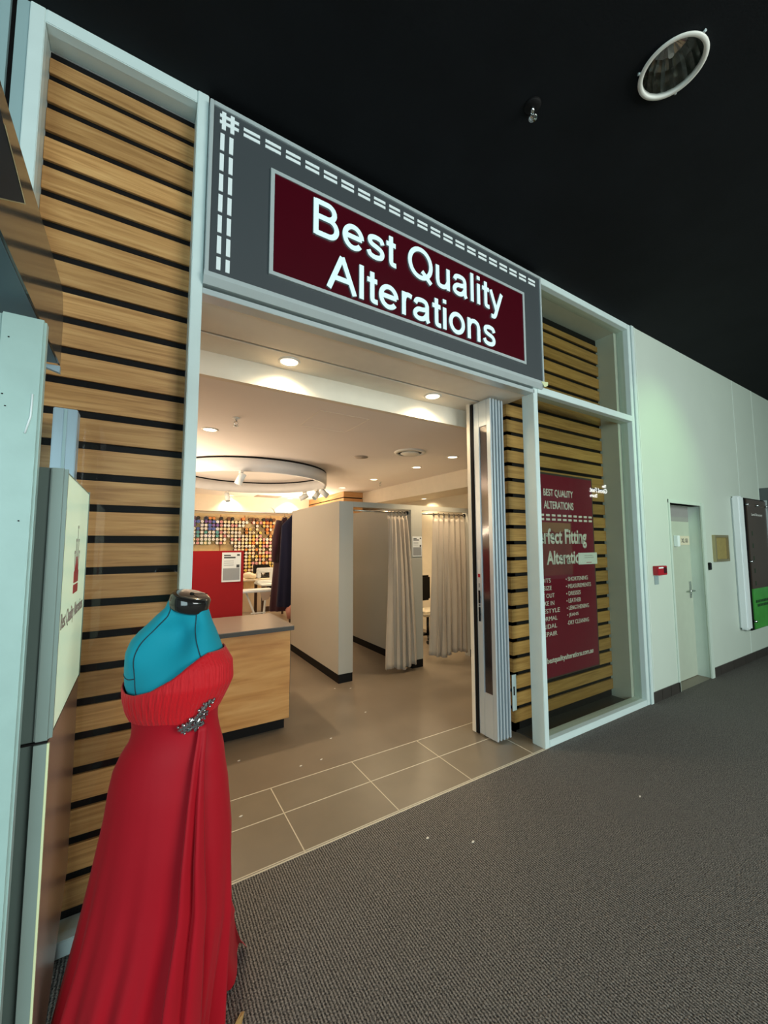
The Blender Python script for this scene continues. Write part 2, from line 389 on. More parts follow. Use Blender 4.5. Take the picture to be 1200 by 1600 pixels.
# ================================================================== STRUCTURE
F = 2.08            # shopfront line
CZ = 3.93           # mall ceiling
struct(MB().box(-5, 17, -7, F, -.05, 0).build('floor', M['carpet']))
hx, hy = 2.128, .752
cb = MB()
cb.box(-5, hx - .2, -7, 2.6, CZ, CZ + .05); cb.box(hx + .2, 17, -7, 2.6, CZ, CZ + .05); cb.box(hx - .2, hx + .2, -7, hy - .2, CZ, CZ + .05); cb.box(hx - .2, hx + .2, hy + .2, 2.6, CZ, CZ + .05)
_r0 = []; _r1 = []
for k in range(64):
    a = 2 * math.pi * k / 64; c_, s_ = math.cos(a), math.sin(a); q = .2 / max(abs(c_), abs(s_))
    _r0.append((hx + .127 * c_, hy + .127 * s_, CZ)); _r1.append((hx + q * c_, hy + q * s_, CZ))
cb.grid([_r0, _r1], wrap=True, smooth=False)
struct(cb.build('ceiling', M['ceil']))
struct(MB().box(-1.2, 6, F, 10, -.05, -.0005).build('floor', M['vinyl']))
# threshold tiles with grout lines
th = sroot('floor')
MB().box(.164, 2.80, F, 2.727, -.04, .0).build('tile_field', M['tile'], th)
g = MB()
for y in (2.096, 2.44, 2.725): g.box(.164, 2.80, y - .003, y + .003, 0, .0012)
g.box(.164, 2.80, 2.078, 2.086, 0, .002)
for x in (.203, .798, 1.393, 1.985, 2.625): g.box(x - .003, x + .003, F, 2.727, 0, .0012)
g.build('grout_line', M['grout'], th)
MB().box(2.80, 4.4, F + .06, 2.40, 0, .012).build('window_base', M['lamedge'], th)
MB().box(2.82, 4.32, F + .125, F + .145, 0.012, .03).build('floor_reflection_strip', M['board'], th)  # yellowish reflection on the window floor, put in as a coloured strip

# side of the mall to the left of the frame
wl = sroot('wall_left')
MB().box(-.533, -.492, F + .01, F + .14, 0, CZ).build('mullion', M['frame2'], wl)
MB().box(-.553, -.533, F + .03, F + .14, 0, CZ).build('gasket', M['black'], wl)
MB().box(-2.6, -.553, F + .01, F + .14, 0, CZ).build('panel', M['frame2'], wl)

# ---- left window bay
w1 = sroot('window_1')
fr = MB()
fr.box(-.49, -.438, F, F + .12, 0, CZ, bev=.003); fr.box(-.438, .164, F, F + .12, 3.865, CZ, bev=.003); fr.box(-.438, .164, F, F + .12, 0, .06, bev=.003)
fr.build('window_frame', M['frame'], w1)
MB().box(.164, .217, F - .005, F + .16, 0, CZ, bev=.003).build('window_post', M['frame'], w1)
rv = MB(); rv.box(-.438, .164, F + .12, 2.24, 3.865, 3.93); rv.box(-.46, -.438, F + .12, 2.24, 0.0, CZ); rv.box(-.438, .164, F + .12, 2.24, 0, .05)
rv.build('reveal', M['reveal'], w1)
MB().box(-.438, .164, F + .045, F + .051, .06, 3.865).build('pane', M['paneleft'], w1)
sl = MB()
k = 0; z = 3.714 + .1405
while z > .15:
    t_ = z - .0; b_ = z - .1405 + .034
    if t_ > 3.84: t_ = 3.822
    sl.box(-.437, .17, 2.19, 2.205, max(b_, .09), t_, bev=.0015)
    z -= .1405
sl.build('timber_slats', M['slat'], w1)
MB().box(-.46, .217, 2.206, 2.24, 0, CZ).build('backing', M['black'], w1)
struct(MB().box(-1.2, .19, 2.24, 2.30, 0, CZ).build('wall_front', M['iwall']))

# ---- right window bay
w2 = sroot('window_2')
fr = MB()
fr.box(2.752, 2.805, F, F + .12, 0, 2.94, bev=.003)
fr.box(4.33, 4.385, F, F + .12, 0, CZ, bev=.003)
fr.box(2.805, 4.33, F, F + .12, 3.87, CZ, bev=.003)
fr.box(2.805, 4.33, F - .004, F + .12, 2.865, 2.925, bev=.003)
fr.box(2.805, 4.33, F, F + .12, 0, .055, bev=.003)
fr.build('window_frame', M['frame'], w2)
MB().box(4.392, 4.44, F - .012, F + .1, 0, CZ, bev=.003).build('edge_trim', M['frame'], w2)
fr = MB(); fr.box(2.75, 2.805, F + .12, 2.20, 2.94, CZ)
fr.build('window_post', M['frame'], w2)
rv = MB(); rv.box(4.28, 4.33, F + .12, 2.42, 0, CZ); rv.box(2.805, 4.28, F + .12, 2.42, 3.87, CZ)
rv.build('reveal', M['reveal'], w2)
MB().box(2.80, 4.335, F + .045, F + .051, .05, 2.87).build('pane', M['pane'], w2)
MB().box(2.80, 4.335, F + .045, F + .051, 2.92, 3.875).build('pane', M['pane'], w2)
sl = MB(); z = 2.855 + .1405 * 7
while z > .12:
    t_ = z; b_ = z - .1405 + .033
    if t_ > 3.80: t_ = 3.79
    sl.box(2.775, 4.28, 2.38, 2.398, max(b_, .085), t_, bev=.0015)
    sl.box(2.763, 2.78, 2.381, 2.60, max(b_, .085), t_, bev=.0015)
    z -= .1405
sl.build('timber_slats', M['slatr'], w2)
bk = MB(); bk.box(2.785, 4.33, 2.40, 2.46, 0, CZ); bk.box(2.785, 2.84, 2.40, 2.60, 0, 2.86)
bk.build('backing', M['black'], w2)

# ---- fascia over the entrance (sign box is a thing further down): soffit and bulkhead
MBs = MB(); MBs.box(.217, 2.752, 2.16, 2.468, 2.86, 2.95); MBs.box(.217, 4.0, 2.492, 2.73, 2.86, 2.95); MBs.box(2.752, 2.785, 2.16, 2.9, 2.86, 2.95)
MBs.box(-1.2, .217, 2.30, 2.73, 2.86, 2.95)
so = struct(MBs.build('trim_1', M['soffit']))
struct(MB().box(.217, 2.78, 2.466, 2.494, 2.875, 2.95).build('trim_2', M['black']))
tr = MB(); tr.box(.217, 2.765, F + .0, 2.16, 2.855, 2.885, bev=.002)
tr.prism([(.217, F - .044, 2.952), (.217, F - .044, 2.928), (.217, F - .018, 2.897), (.217, 2.16, 2.897), (.217, 2.16, 2.952)], (2.632, 0, 0))
struct(tr.build('trim_3', M['silver']))
struct(MB().box(-1.2, 4.06, 2.73, 2.78, 2.70, 2.95).build('trim_4', M['bulk']))

# ---- shop shell
struct(MB().box(-1.2, 4.06, 2.78, 9.9, 2.70, 2.74).build('ceiling', M['sceil']))
struct(MB().box(-1.2, 4.7, 9.8, 9.9, 0, 2.75).build('wall_back', M['iwall']))
struct(MB().box(-1.25, -1.2, 2.24, 9.9, 0, 2.95).build('wall_left', M['iwall']))
struct(MB().box(4.62, 4.70, 2.42, 9.9, 0, 2.75).build('wall_right', M['iwall']))
MBs = MB(); MBs.box(4.06, 4.10, 2.46, 9.8, 2.43, 2.74); MBs.box(4.10, 4.62, 2.46, 9.8, 2.43, 2.47)
struct(MBs.build('trim_5', M['bulk']))
struct(MB().box(-1.2, 3.6, 9.45, 9.8, 2.34, 2.70).build('trim_6', M['bulk']))
struct(MB().box(4.07, 4.62, 4.26, 4.38, 0, 2.10).build('wall_side', M['part']))
struct(MB().box(4.06, 4.62, 4.245, 4.26, 0, .10).build('baseboard_right', M['black']))
wb = sroot('wall_oak')
MB().box(3.6, 4.055, 7.45, 9.79, 0, 2.56).build('lower_panel', M['oakb'], wb)
MB().box(3.615, 4.05, 7.465, 9.79, 2.56, 2.585).build('shadow_gap', M['black'], wb)
MB().box(3.6, 4.055, 7.45, 9.79, 2.585, 2.698).build('upper_panel', M['oakb'], wb)

# ---- mall wall on the right
W = MB()
W.box(4.44, 5.03, F, F + .2, .0, CZ); W.box(5.86, 16, F, F + .2, 0, CZ); W.box(5.03, 5.86, F, F + .2, 2.05, CZ)
struct(W.build('wall_right', M['wall']))
tr = MB()
for x in (4.475, 7.165, 7.93): tr.box(x - .005, x + .005, F - .004, F, .105, CZ)
struct(tr.build('trim_7', M['joint']))
bb = MB()
for a, c in ((4.44, 4.62), (4.625, 4.81), (4.815, 5.028), (5.905, 6.1), (6.105, 6.5), (6.505, 6.9), (6.905, 7.3), (7.305, 7.7), (7.705, 7.95)):
    bb.box(a, c, F - .01, F, 0, .105, bev=.001)
struct(bb.build('baseboard_right', M['kick']))
# service door
d1 = sroot('door_1')
MB().box(5.03, 5.86, 2.215, 2.26, 0.004, 1.86).build('door_leaf', M['doorm'], d1)
MB().box(5.03, 5.86, 2.215, 2.26, 1.86, 2.05).build('transom_panel', M['shade'], d1)
j = MB(); j.box(5.822, 5.90, F - .018, F + .0, 0, 2.09, bev=.002); j.box(5.845, 5.86, F, 2.215, 0, 2.05); j.box(5.0, 5.035, F - .01, 2.215, 0.0, 2.09, bev=.002); j.box(5.0, 5.9, F - .012, F + .1, 2.05, 2.09, bev=.002)
j.build('door_jamb', M['jamb'], d1)
hd = MB(); hd.box(5.755, 5.795, 2.203, 2.214, .93, 1.13, bev=.003); hd.cyl((5.775, 2.21, 1.02), (5.775, 2.165, 1.02), .009); hd.cyl((5.78, 2.168, 1.02), (5.66, 2.168, 1.02), .009)
hd.cyl((5.775, 2.203, .98), (5.775, 2.198, .98), .012)
hd.build('door_handle', M['chrome'], d1)
# grey portal at the far right
p_ = sroot('door_2')
q = MB(); q.box(7.95, 8.2, F - .14, F + .2, 0, 2.42, bev=.004); q.box(8.2, 12.0, F - .14, F + .2, 2.18, 2.42); q.box(8.2, 12, F + .0, F + .06, 0, .25)
q.box(9.6, 9.75, F - .1, F + .1, .25, 2.18)
q.build('door_frame', M['portal'], p_)
MB().box(8.2, 12, F - .04, F - .02, .25, 2.18).build('pane', M['dglass'], p_)

# ================================================================== SHOP SIGN
fs = thing('shop_sign', (1.56, 2.06, 2.95), 'grey fascia sign above the entrance reading Best Quality Alterations on dark red', 'sign')
MB().box(.236, 2.835, 2.050, 2.16, 2.953, 3.865).build('sign_box', M['fascia'], fs)
b = MB(); b.box(.220, .238, 2.040, 2.165, 2.945, 3.885, bev=.002); b.box(2.832, 2.850, 2.040, 2.165, 2.945, 3.885, bev=.002); b.box(.238, 2.832, 2.040, 2.165, 3.862, 3.885, bev=.002)
b.build('sign_edge', M['silver'], fs)
MB().box(.22, 2.85, 2.09, 2.16, 3.885, 3.93).build('top_filler', M['black'], fs)
b = MB(); x0, x1, z0, z1 = .534, 2.620, 3.050, 3.662; t = .021
b.box(x0, x1, 2.036, 2.050, z0, z0 + t); b.box(x0, x1, 2.036, 2.050, z1 - t, z1); b.box(x0, x0 + t, 2.036, 2.050, z0 + t, z1 - t); b.box(x1 - t, x1, 2.036, 2.050, z0 + t, z1 - t)
b.build('panel_border', M['silver'], fs)
fsp = MB().box(x0 + t, x1 - t, 2.040, 2.050, z0 + t, z1 - t).build('red_panel', M['signred'], fs)
def cat(pts, n=7):
    out = []
    for i in range(len(pts) - 1):
        p0 = pts[max(i - 1, 0)]; p1 = pts[i]; p2 = pts[i + 1]; p3 = pts[min(i + 2, len(pts) - 1)]
        for k in range(n):
            t = k / n; out.append(tuple(.5 * (2 * p1[j] + (p2[j] - p0[j]) * t + (2 * p0[j] - 5 * p1[j] + 4 * p2[j] - p3[j]) * t * t + (3 * p1[j] - p0[j] - 3 * p2[j] + p3[j]) * t ** 3) for j in range(2)))
    return out + [pts[-1]]
def arc(cx, cy, rx, ry, a0, a1, n=28):
    return [(cx + rx * math.cos(math.radians(a0 + (a1 - a0) * i / n)), cy + ry * math.sin(math.radians(a0 + (a1 - a0) * i / n))) for i in range(n + 1)]
GL = {
 'B': (.93, [[(.165, 0), (.165, 1)], [(.165, .938), (.50, .938)] + arc(.50, .737, .215, .201, 90, -90, 16) + [(.165, .536)], [(.165, .536), (.54, .536)] + arc(.54, .299, .245, .237, 90, -90, 18) + [(.165, .062)]]),
 'e': (.777, [[(.11, .375), (.66, .375)], arc(.385, .363, .275, .305, 3, 322, 36)]),
 's': (.70, [cat([(.595, .52), (.53, .635), (.355, .668), (.19, .625), (.155, .53), (.215, .44), (.37, .39), (.53, .325), (.585, .22), (.53, .105), (.36, .062), (.18, .10), (.105, .215)])]),
 't': (.39, [[(.20, .93), (.20, .18)] + cat([(.20, .18), (.215, .09), (.28, .062), (.385, .064)], 5), [(.03, .672), (.37, .672)]]),
 ' ': (.39, []),
 'Q': (1.087, [arc(.545, .5, .42, .452, 0, 360, 48), [(.60, .27), (.97, -.04)]]),
 'u': (.777, [[(.155, .727), (.155, .27)] + cat([(.155, .27), (.205, .11), (.345, .062), (.51, .11), (.612, .27)], 6), [(.612, .727), (.612, 0)]]),
 'a': (.777, [cat([(.125, .51), (.19, .63), (.36, .668), (.53, .635), (.59, .53)], 6) + [(.59, .2)] + cat([(.59, .2), (.60, .09), (.65, 0)], 4), cat([(.59, .415), (.43, .375), (.24, .345), (.125, .24), (.135, .12), (.28, .062), (.46, .10), (.58, .24)], 6)]),
 'l': (.31, [[(.155, 0), (.155, 1)]]),
 'i': (.31, [[(.155, 0), (.155, .727)], [(.155, .865), (.155, 1)]]),
 'y': (.70, [[(.065, .727), (.355, .03)], [(.635, .727), (.355, .03)] + cat([(.355, .03), (.29, -.13), (.22, -.21), (.075, -.21)], 5)]),
 'A': (.93, [[(.065, 0), (.465, .99)], [(.465, .99), (.865, 0)], [(.205, .345), (.725, .345)]]),
 'r': (.465, [[(.155, 0), (.155, .727)], cat([(.155, .42), (.20, .60), (.31, .665), (.455, .635)], 6)]),
 'o': (.777, [arc(.385, .363, .277, .305, 0, 360, 40)]),
 'n': (.777, [[(.155, 0), (.155, .727)], cat([(.155, .45), (.24, .61), (.40, .666), (.56, .60), (.612, .44)], 6) + [(.612, 0)]]),
}
def sign_line(s_, u0, u1, base, cap):
    w_ = .074; mb = MB(); x = 0; raw = []
    for ch in s_:
        adv, strokes = GL[ch]
        for st_ in strokes: raw.append([(x + p[0], p[1]) for p in st_])
        x += adv
    lo = min(p[0] for r in raw for p in r) - w_; hi = max(p[0] for r in raw for p in r) + w_
    ku = (u1 - u0) / (hi - lo)
    for st_ in raw:
        pts = [Vector((p[0], p[1], 0)) for p in st_]; pts = [p for i, p in enumerate(pts) if i == 0 or (p - pts[i - 1]).length > 1e-4]
        closed = (pts[0] - pts[-1]).length < 1e-3
        L_ = []; R_ = []
        for i, p in enumerate(pts):
            if closed: d = pts[(i + 1) % (len(pts) - 1)] - pts[(i - 1) % (len(pts) - 1)]
            else: d = pts[min(i + 1, len(pts) - 1)] - pts[max(i - 1, 0)]
            d.normalize(); nn = Vector((-d.y, d.x, 0)); k_ = 1
            if not closed and 0 < i < len(pts) - 1:
                e_ = (pts[i + 1] - pts[i]).normalized(); k_ = 1 / max(.5, nn.dot(Vector((-e_.y, e_.x, 0))))
            L_.append(p + nn * w_ * k_); R_.append(p - nn * w_ * k_)
        def W_(p, y): return (u0 + (p.x - lo) * ku, y, base + p.y * cap)
        for i in range(len(pts) - 1):
            mb.poly([W_(L_[i], 2.028), W_(R_[i], 2.028), W_(R_[i + 1], 2.028), W_(L_[i + 1], 2.028)], M['letter'])
            for A_ in (L_, R_): mb.poly([W_(A_[i], 2.028), W_(A_[i + 1], 2.028), W_(A_[i + 1], 2.040), W_(A_[i], 2.040)], M['letteredge'])
        if not closed:
            for i in (0, -1): mb.poly([W_(L_[i], 2.028), W_(R_[i], 2.028), W_(R_[i], 2.040), W_(L_[i], 2.040)], M['letteredge'])
    bmesh.ops.remove_doubles(mb.b, verts=mb.b.verts, dist=1e-5)
    mb.build('lettering', None, fsp)
sign_line('Best Quality', .779, 2.352, 3.383, .220)
sign_line('Alterations', .862, 2.258, 3.089, .218)
st = MB()
for i in range(21):
    x = .387 + i * .1152
    for z in (3.816, 3.784): st.box(x, x + .086, 2.047, 2.051, z - .009, z + .009)
for i in range(7):
    z = 3.728 - i * .1132; h_ = .094 if i < 6 else .068
    for x in (.283, .327): st.box(x - .010, x + .010, 2.047, 2.051, z - h_, z)
for x in (.288, .330): st.box(x - .010, x + .010, 2.0468, 2.051, 3.752, 3.852)
for z in (3.826, 3.790): st.box(.268, .362, 2.0466, 2.051, z - .009, z + .009)
st.build('stitch_mark', M['white'], fs)
tg = tag(MB().prism([(2.80, 2.032, 2.945), (2.885, 2.032, 2.957), (2.88, 2.032, 2.925), (2.84, 2.032, 2.905)], (0, .004, 0)).build('sticker', M['cream']), 'small pale green sticker curling at the lower right corner of the fascia sign', 'sticker')

# ================================================================== FOLDED SHOP DOORS
dr = thing('folding_door', (2.55, 2.44, 0), 'stack of folded silver aluminium concertina door panels at the right of the entrance', 'door')
import math as _m
def panel(x, name='door_panel', first=False):
    y0, y1 = (2.33, 2.53)
    b = MB(); z0, z1 = .015, 2.845; th_ = .017
    b.box(x, x + th_, y0, y0 + .045, z0, z1, M['alu'], bev=.003); b.box(x, x + th_, y1 - .065, y1, z0, z1, M['alu'], bev=.003)
    b.box(x, x + th_, y0 + .045, y1 - .065, z0, .36, M['alu']); b.box(x, x + th_, y0 + .045, y1 - .065, 2.62, z1, M['alu'])
    o = b.build(name, None, dr)
    MB().box(x + .008, x + .012, y0 + .045, y1 - .065, .36, 2.62, M['perspex']).build('pane', None, o)
    return o
for i in range(5):
    o = panel(2.500 + i * .036, first=(i == 0))
    if i < 4:
        MB().box(2.518 + i * .036, 2.535 + i * .036, 2.40, 2.52, .03, 2.80).build('gap_shadow_seal', M['aludark'], dr)  # seal coloured near black to give the shade in the gaps between panels
MB().box(2.490, 2.512, 2.53, 2.56, .01, 2.845).build('door_seal', M['black'], dr)
MB().box(2.486, 2.50, 2.562, 2.60, .01, 2.86).build('door_channel', M['bulk'], dr)
lk = MB()
for z0, z1 in ((1.09, 1.20), (.94, 1.06)): lk.box(2.492, 2.50, 2.487, 2.507, z0, z1, bev=.003); lk.box(2.482, 2.492, 2.480, 2.490, (z0 + z1) / 2 - .01, (z0 + z1) / 2 + .01)
lk.ball((2.498, 2.498, 1.075), .008)
lk.build('door_lock', M['gloss'], dr)
st = MB(); st.box(2.4985, 2.5005, 2.485, 2.51, 1.33, 1.46, M['paper']); st.box(2.498, 2.5006, 2.485, 2.51, 1.31, 1.34, M['callred']); st.box(2.498, 2.5006, 2.49, 2.505, 1.225, 1.26, M['greyp'])
st.build('sticker', None, dr)
pl = tag(MB().box(2.705, 2.762, 2.352, 2.36, .20, .50, M['frame'], bev=.004).box(2.722, 2.734, 2.349, 2.353, .33, .40, M['black']).build('access_plate', None), 'white upright plate with black keyhole low on the timber slats beside the folded doors', 'plate')

# ================================================================== WINDOW POSTER
po = thing('poster', (3.4, 2.36, .37), 'large dark red poster listing alteration services behind the right window', 'poster')
px0, px1, pz0, pz1 = 3.03, 4.005, .375, 2.27
MB().box(px0, px1, 2.352, 2.379, pz0, pz1).build('poster_frame', M['pframe'], po)
psh = MB().box(px0 + .012, px1 - .02, 2.348, 2.353, pz0 + .012, pz1 - .02).build('poster_sheet', M['poster'], po)
pic = MB(); pic.box(px0 + .012, 3.62, 2.3472, 2.349, 1.30, 1.80, M['posterpic'])
pic.prism([(px0 + .012, 2.3470, 1.70), (3.12, 2.3470, 1.72), (3.2, 2.3470, 1.695), (3.3, 2.3470, 1.725), (3.36, 2.3470, 1.70), (3.47, 2.3470, 1.71), (3.53, 2.3470, 1.735), (3.60, 2.3470, 1.72), (3.60, 2.3470, 1.795), (px0 + .012, 2.3470, 1.795)], (0, -.0002, 0), M['postertan'])
pic.build('picture', None, psh)
def pt(s, a, c, z0, z1, **k): text(s, psh, M['ptxt'], a, c, z0, z1, at=2.3475, depth=.002, **k)
pt('BEST QUALITY', 3.2, 3.66, 2.035, 2.115, bold=.02); pt('ALTERATIONS', 3.2, 3.66, 1.925, 2.0, bold=.02)
dd = MB()
for i in range(11):
    x = 3.055 + i * .0855
    for z in (1.865, 1.825): dd.box(x, x + .055, 2.345, 2.3475, z - .010, z + .010)
dd.build('stitch_mark', M['ptxt'], psh)
pt('Perfect Fitting', 3.045, 3.86, 1.55, 1.74, bold=.03)
pt('Alterations', 3.215, 3.86, 1.40, 1.53, bold=.03)
for i, (a, c) in enumerate((('• SHORTENING', 3.85), ('• MEASUREMENTS', 3.90), ('• DRESSES', 3.72), ('• LEATHER', 3.72), ('• LENGTHENING', 3.85), ('• JEANS', 3.67), ('-DRY CLEANING', 3.84))):
    z = 1.255 - i * .0685; pt(a, 3.49, c, z - .017, z + .022)
for i, (a, c) in enumerate((('• SUITS', 3.26), ('• RESIZE', 3.27), ('• LET OUT', 3.31), ('• TAKE IN', 3.30), ('• RESTYLE', 3.38), ('• FORMAL', 3.34), ('• BRIDAL', 3.33), ('• REPAIR', 3.33))):
    z = 1.255 - i * .069; pt(a, 3.045, c, z - .017, z + .022)
pt('bestqualityalterations.com.au', 3.17, 3.89, .50, .565, bold=.02)
cd = tag(MB().box(3.70, 4.02, 2.340, 2.345, 1.39, 1.505, M['white']).box(3.83, 3.92, 2.339, 2.340, 1.405, 1.411, M['logo']).box(3.80, 3.96, 2.339, 2.340, 1.455, 1.459, M['greyp']).box(3.80, 3.94, 2.339, 2.340, 1.475, 1.479, M['greyp']).build('card', None), 'small pale card fixed over the word Alterations on the red window poster', 'card')

# ================================================================== WALL FITTINGS ON THE RIGHT
cp = thing('fire_call_point', (4.68, F, 1.27), 'red fire alarm call point on the pale wall left of the service door', 'alarm')
MB().box(4.585, 4.785, F - .05, F, 1.265, 1.36, bev=.004).build('housing', M['callred'], cp)
MB().box(4.60, 4.70, F - .053, F - .05, 1.335, 1.35).build('label_strip', M['white'], cp)
MB().box(4.71, 4.77, F - .053, F - .05, 1.285, 1.345).build('press_plate', M['signred'], cp)
tag(MB().box(4.605, 4.69, F - .006, F, 1.165, 1.255, bev=.002).build('tag_plate', M['greytag']), 'grey tag directly below the red call point', 'tag')
ds = thing('door_sign', (5.68, 2.214, 1.63), 'cream door number sign reading XL 03 on the service door', 'sign')
dpl = MB().box(5.50, 5.82, 2.206, 2.2145, 1.575, 1.685, bev=.002).build('plate', M['iwall'], ds)
text('XL 03', dpl, M['ink'], 5.60, 5.77, 1.605, 1.655, at=2.206, depth=.001, bold=.02)
tag(MB().box(5.42, 5.48, 2.17, 2.2145, 1.56, 1.69, bev=.004).build('door_sensor', M['white']), 'small white box on the service door left of its number sign', 'sensor')
tag(MB().box(5.935, 5.985, F - .03, F, 1.27, 1.36, bev=.006).build('card_reader', M['gloss']), 'small black card reader on the wall between service door and brass frame', 'card reader')
nb = thing('framed_notice', (6.33, F, 1.36), 'small brass framed yellowed notice on the wall beyond the service door', 'notice')
b = MB(); a0, a1, c0, c1 = 6.12, 6.545, 1.365, 1.70; t = .03
b.box(a0, a1, F - .035, F, c0, c0 + t); b.box(a0, a1, F - .035, F, c1 - t, c1); b.box(a0, a0 + t, F - .035, F, c0 + t, c1 - t); b.box(a1 - t, a1, F - .035, F, c0 + t, c1 - t)
b.build('frame', M['brass'], nb)
MB().box(a0 + t, a1 - t, F - .012, F, c0 + t, c1 - t).build('notice_sheet', M['board'], nb)
di = thing('directory_sign', (7.25, F, .42), 'tall standoff directory sign with a brown top and green base near the corridor end', 'sign')
MB().box(6.80, 6.94, F - .10, F, .46, 2.23, bev=.02).build('side_column', M['white'], di)
MB().box(6.94, 7.80, F - .085, F - .01, .44, 2.215).build('backing', M['black'], di)
dup_ = MB().box(7.05, 7.80, F - .098, F - .085, .98, 2.20).build('upper_panel', M['mapbrown'], di)
MB().box(7.05, 7.80, F - .098, F - .085, .45, .98).build('lower_panel', M['mapgreen'], di)
MB().box(7.80, 7.83, F - .11, F, .44, 2.22).build('edge_strip', M['silver'], di)
text('Level Directory', dup_, M['ptxt'], 7.20, 7.62, 1.965, 2.01, at=F - .098, depth=.001, name='heading')
b = MB()
for i in range(5): b.box(7.16, 7.19, F - .0995, F - .098, 1.70 - i * .17, 1.76 - i * .17)
for i in range(11): b.box(7.12 + i * .06, 7.165 + i * .06, F - .0995, F - .098, .79, .825)
for i in range(9): b.box(7.17 + i * .06, 7.215 + i * .06, F - .0995, F - .098, .735, .77)
b.build('print_mark', M['mapdk'], di)
for x in (7.0, 7.38, 7.76):
    for z in ((2.12, .56) if x != 7.38 else (2.12,)):
        MB().cyl((x, F - .085, z), (x, F - .13, z), .016, m_=None).build('standoff', M['chrome'], di)
MB().cyl((7.0, F - .085, 1.35), (7.0, F - .13, 1.35), .016).build('standoff', M['chrome'], di)

# ================================================================== MALL CEILING FITTINGS
cl = thing('ceiling_downlight', (2.128, .752, 3.93), 'large round unlit white rimmed downlight in the black ceiling', 'ceiling light')
o = (2.128, .752, 0)
MB().lathe([(.122, 3.934), (.122, 3.915), (.126, 3.910), (.139, 3.912), (.143, 3.917), (.138, 3.923), (.130, 3.9295)], o, seg=56, closed=True).build('rim', M['trimw'], cl)
rf = MB(); n_ = 40; rows = []
for kz, (r, z) in enumerate(((.1215, 3.932), (.116, 3.98), (.104, 4.03), (.080, 4.07), (.03, 4.09))):
    rows.append([(o[0] + (r + (.0025 if i % 2 else 0)) * math.cos(2 * math.pi * i / n_), o[1] + (r + (.0025 if i % 2 else 0)) * math.sin(2 * math.pi * i / n_), z) for i in range(n_)])
rf.grid(rows, wrap=True, smooth=False); rf.build('reflector', M['refl'], cl, normals=False)
lb = MB(); lb.cyl((o[0], o[1], 4.085), (o[0], o[1], 3.985), .012); lb.cyl((o[0], o[1], 4.088), (o[0], o[1], 4.06), .02)
lb.build('lamp_tube', M['white'], cl)
b = MB(); 
for a in (0.3, 2.4, 4.5): b.cyl((o[0] + .138 * math.cos(a), o[1] + .138 * math.sin(a), 3.922), (o[0] + .152 * math.cos(a), o[1] + .152 * math.sin(a), 3.922), .006)
b.build('clip', M['silver'], cl)
def sprinkler(x, y, z, label, big=1.0):
    s_ = thing('fire_sprinkler', (x, y, z), label, 'sprinkler')
    MB().lathe([(.002, 0), (.032 * big, 0), (.028 * big, -.01), (.012, -.014), (.002, -.014)], (x, y, z), seg=20).build('escutcheon', M['black'] if big > 1 else M['trimw'], s_)
    MB().cyl((x, y, z), (x, y, z - .035), .009).tube([(x - .008, y, z - .03), (x - .018, y, z - .048), (x, y, z - .07)], .003).tube([(x + .008, y, z - .03), (x + .018, y, z - .048), (x, y, z - .07)], .003).lathe([(.002, -.070), (.022, -.071), (.022, -.075), (.002, -.075)], (x, y, z), seg=14).build('sprinkler_head', M['chrome'], s_)
sprinkler(1.693, 1.225, 3.93, 'chrome fire sprinkler in the black mall ceiling', 1.4)
sprinkler(.675, 3.553, 2.70, 'white fire sprinkler in the shop ceiling nearest the entrance')
sprinkler(3.609, 5.983, 2.70, 'white fire sprinkler in the shop ceiling above the fitting rooms')

# ================================================================== SHOP CEILING FITTINGS
def downlight(x, y, z, label, pw, ang=125, r=.062, group='round downlights in the shop ceiling'):
    d = thing('downlight', (x, y, z), label, 'ceiling light', group)
    MB().lathe([(r + .014, 0), (r + .014, -.004), (r, -.008), (r - .004, -.002), (r - .004, 0)], (x, y, z), seg=28).build('rim', M['trimw'], d)
    MB().lathe([(.0005, -.003), (r - .004, -.003)], (x, y, z), seg=28).build('lens', M['lightlens'], d)
    spot(d, (x, y, z - .012), pw * (3.9 if z == 2.70 else 1.6), angle=ang)
    return d
downlight(.833, 2.597, 2.86, 'glowing downlight in the entrance soffit, left of the two', 16, 150)
downlight(2.088, 2.588, 2.86, 'glowing downlight in the entrance soffit, right of the two beside folded doors', 16, 150)
for x, y, lb, pw in ((3.349, 3.768, 'glowing shop downlight beside the round air vent, nearest the folded doors', 26), (3.359, 4.549, 'glowing shop downlight behind the round air vent, second back from folded doors', 26),
                     (3.370, 5.798, 'glowing shop downlight near the ceiling sprinkler above the fitting rooms', 24), (3.346, 6.981, 'glowing shop downlight just in front of the oak bulkhead', 22),
                     (3.062, 9.315, 'glowing shop downlight far back at the left of the oak bulkhead', 30), (1.716, 9.367, 'glowing shop downlight far back seen under the white ceiling ring', 20),
                     (.532, 4.047, 'glowing shop downlight in front of the white ceiling ring by the left post', 34)):
    downlight(x, y, 2.70, lb, pw)
for y, lb in ((5.805, 'glowing downlight under the side bulkhead, nearer the entrance'), (7.124, 'glowing downlight under the side bulkhead, further back')):
    downlight(4.45, y, 2.43, lb, 12, 160, .05)
av = thing('air_vent', (2.731, 3.83, 2.7), 'round white air vent in the shop ceiling near the entrance', 'vent')
MB().lathe([(.19, 0), (.185, -.012), (.15, -.02), (.15, 0)], (2.731, 3.83, 2.7), seg=40).lathe([(.001, -.028), (.10, -.028), (.115, -.018), (.10, -.010)], (2.731, 3.83, 2.7), seg=40).build('diffuser', M['trimw'], av)
MB().lathe([(.10, -.003), (.152, -.003)], (2.731, 3.83, 2.7), seg=40).build('throat', M['black'], av)
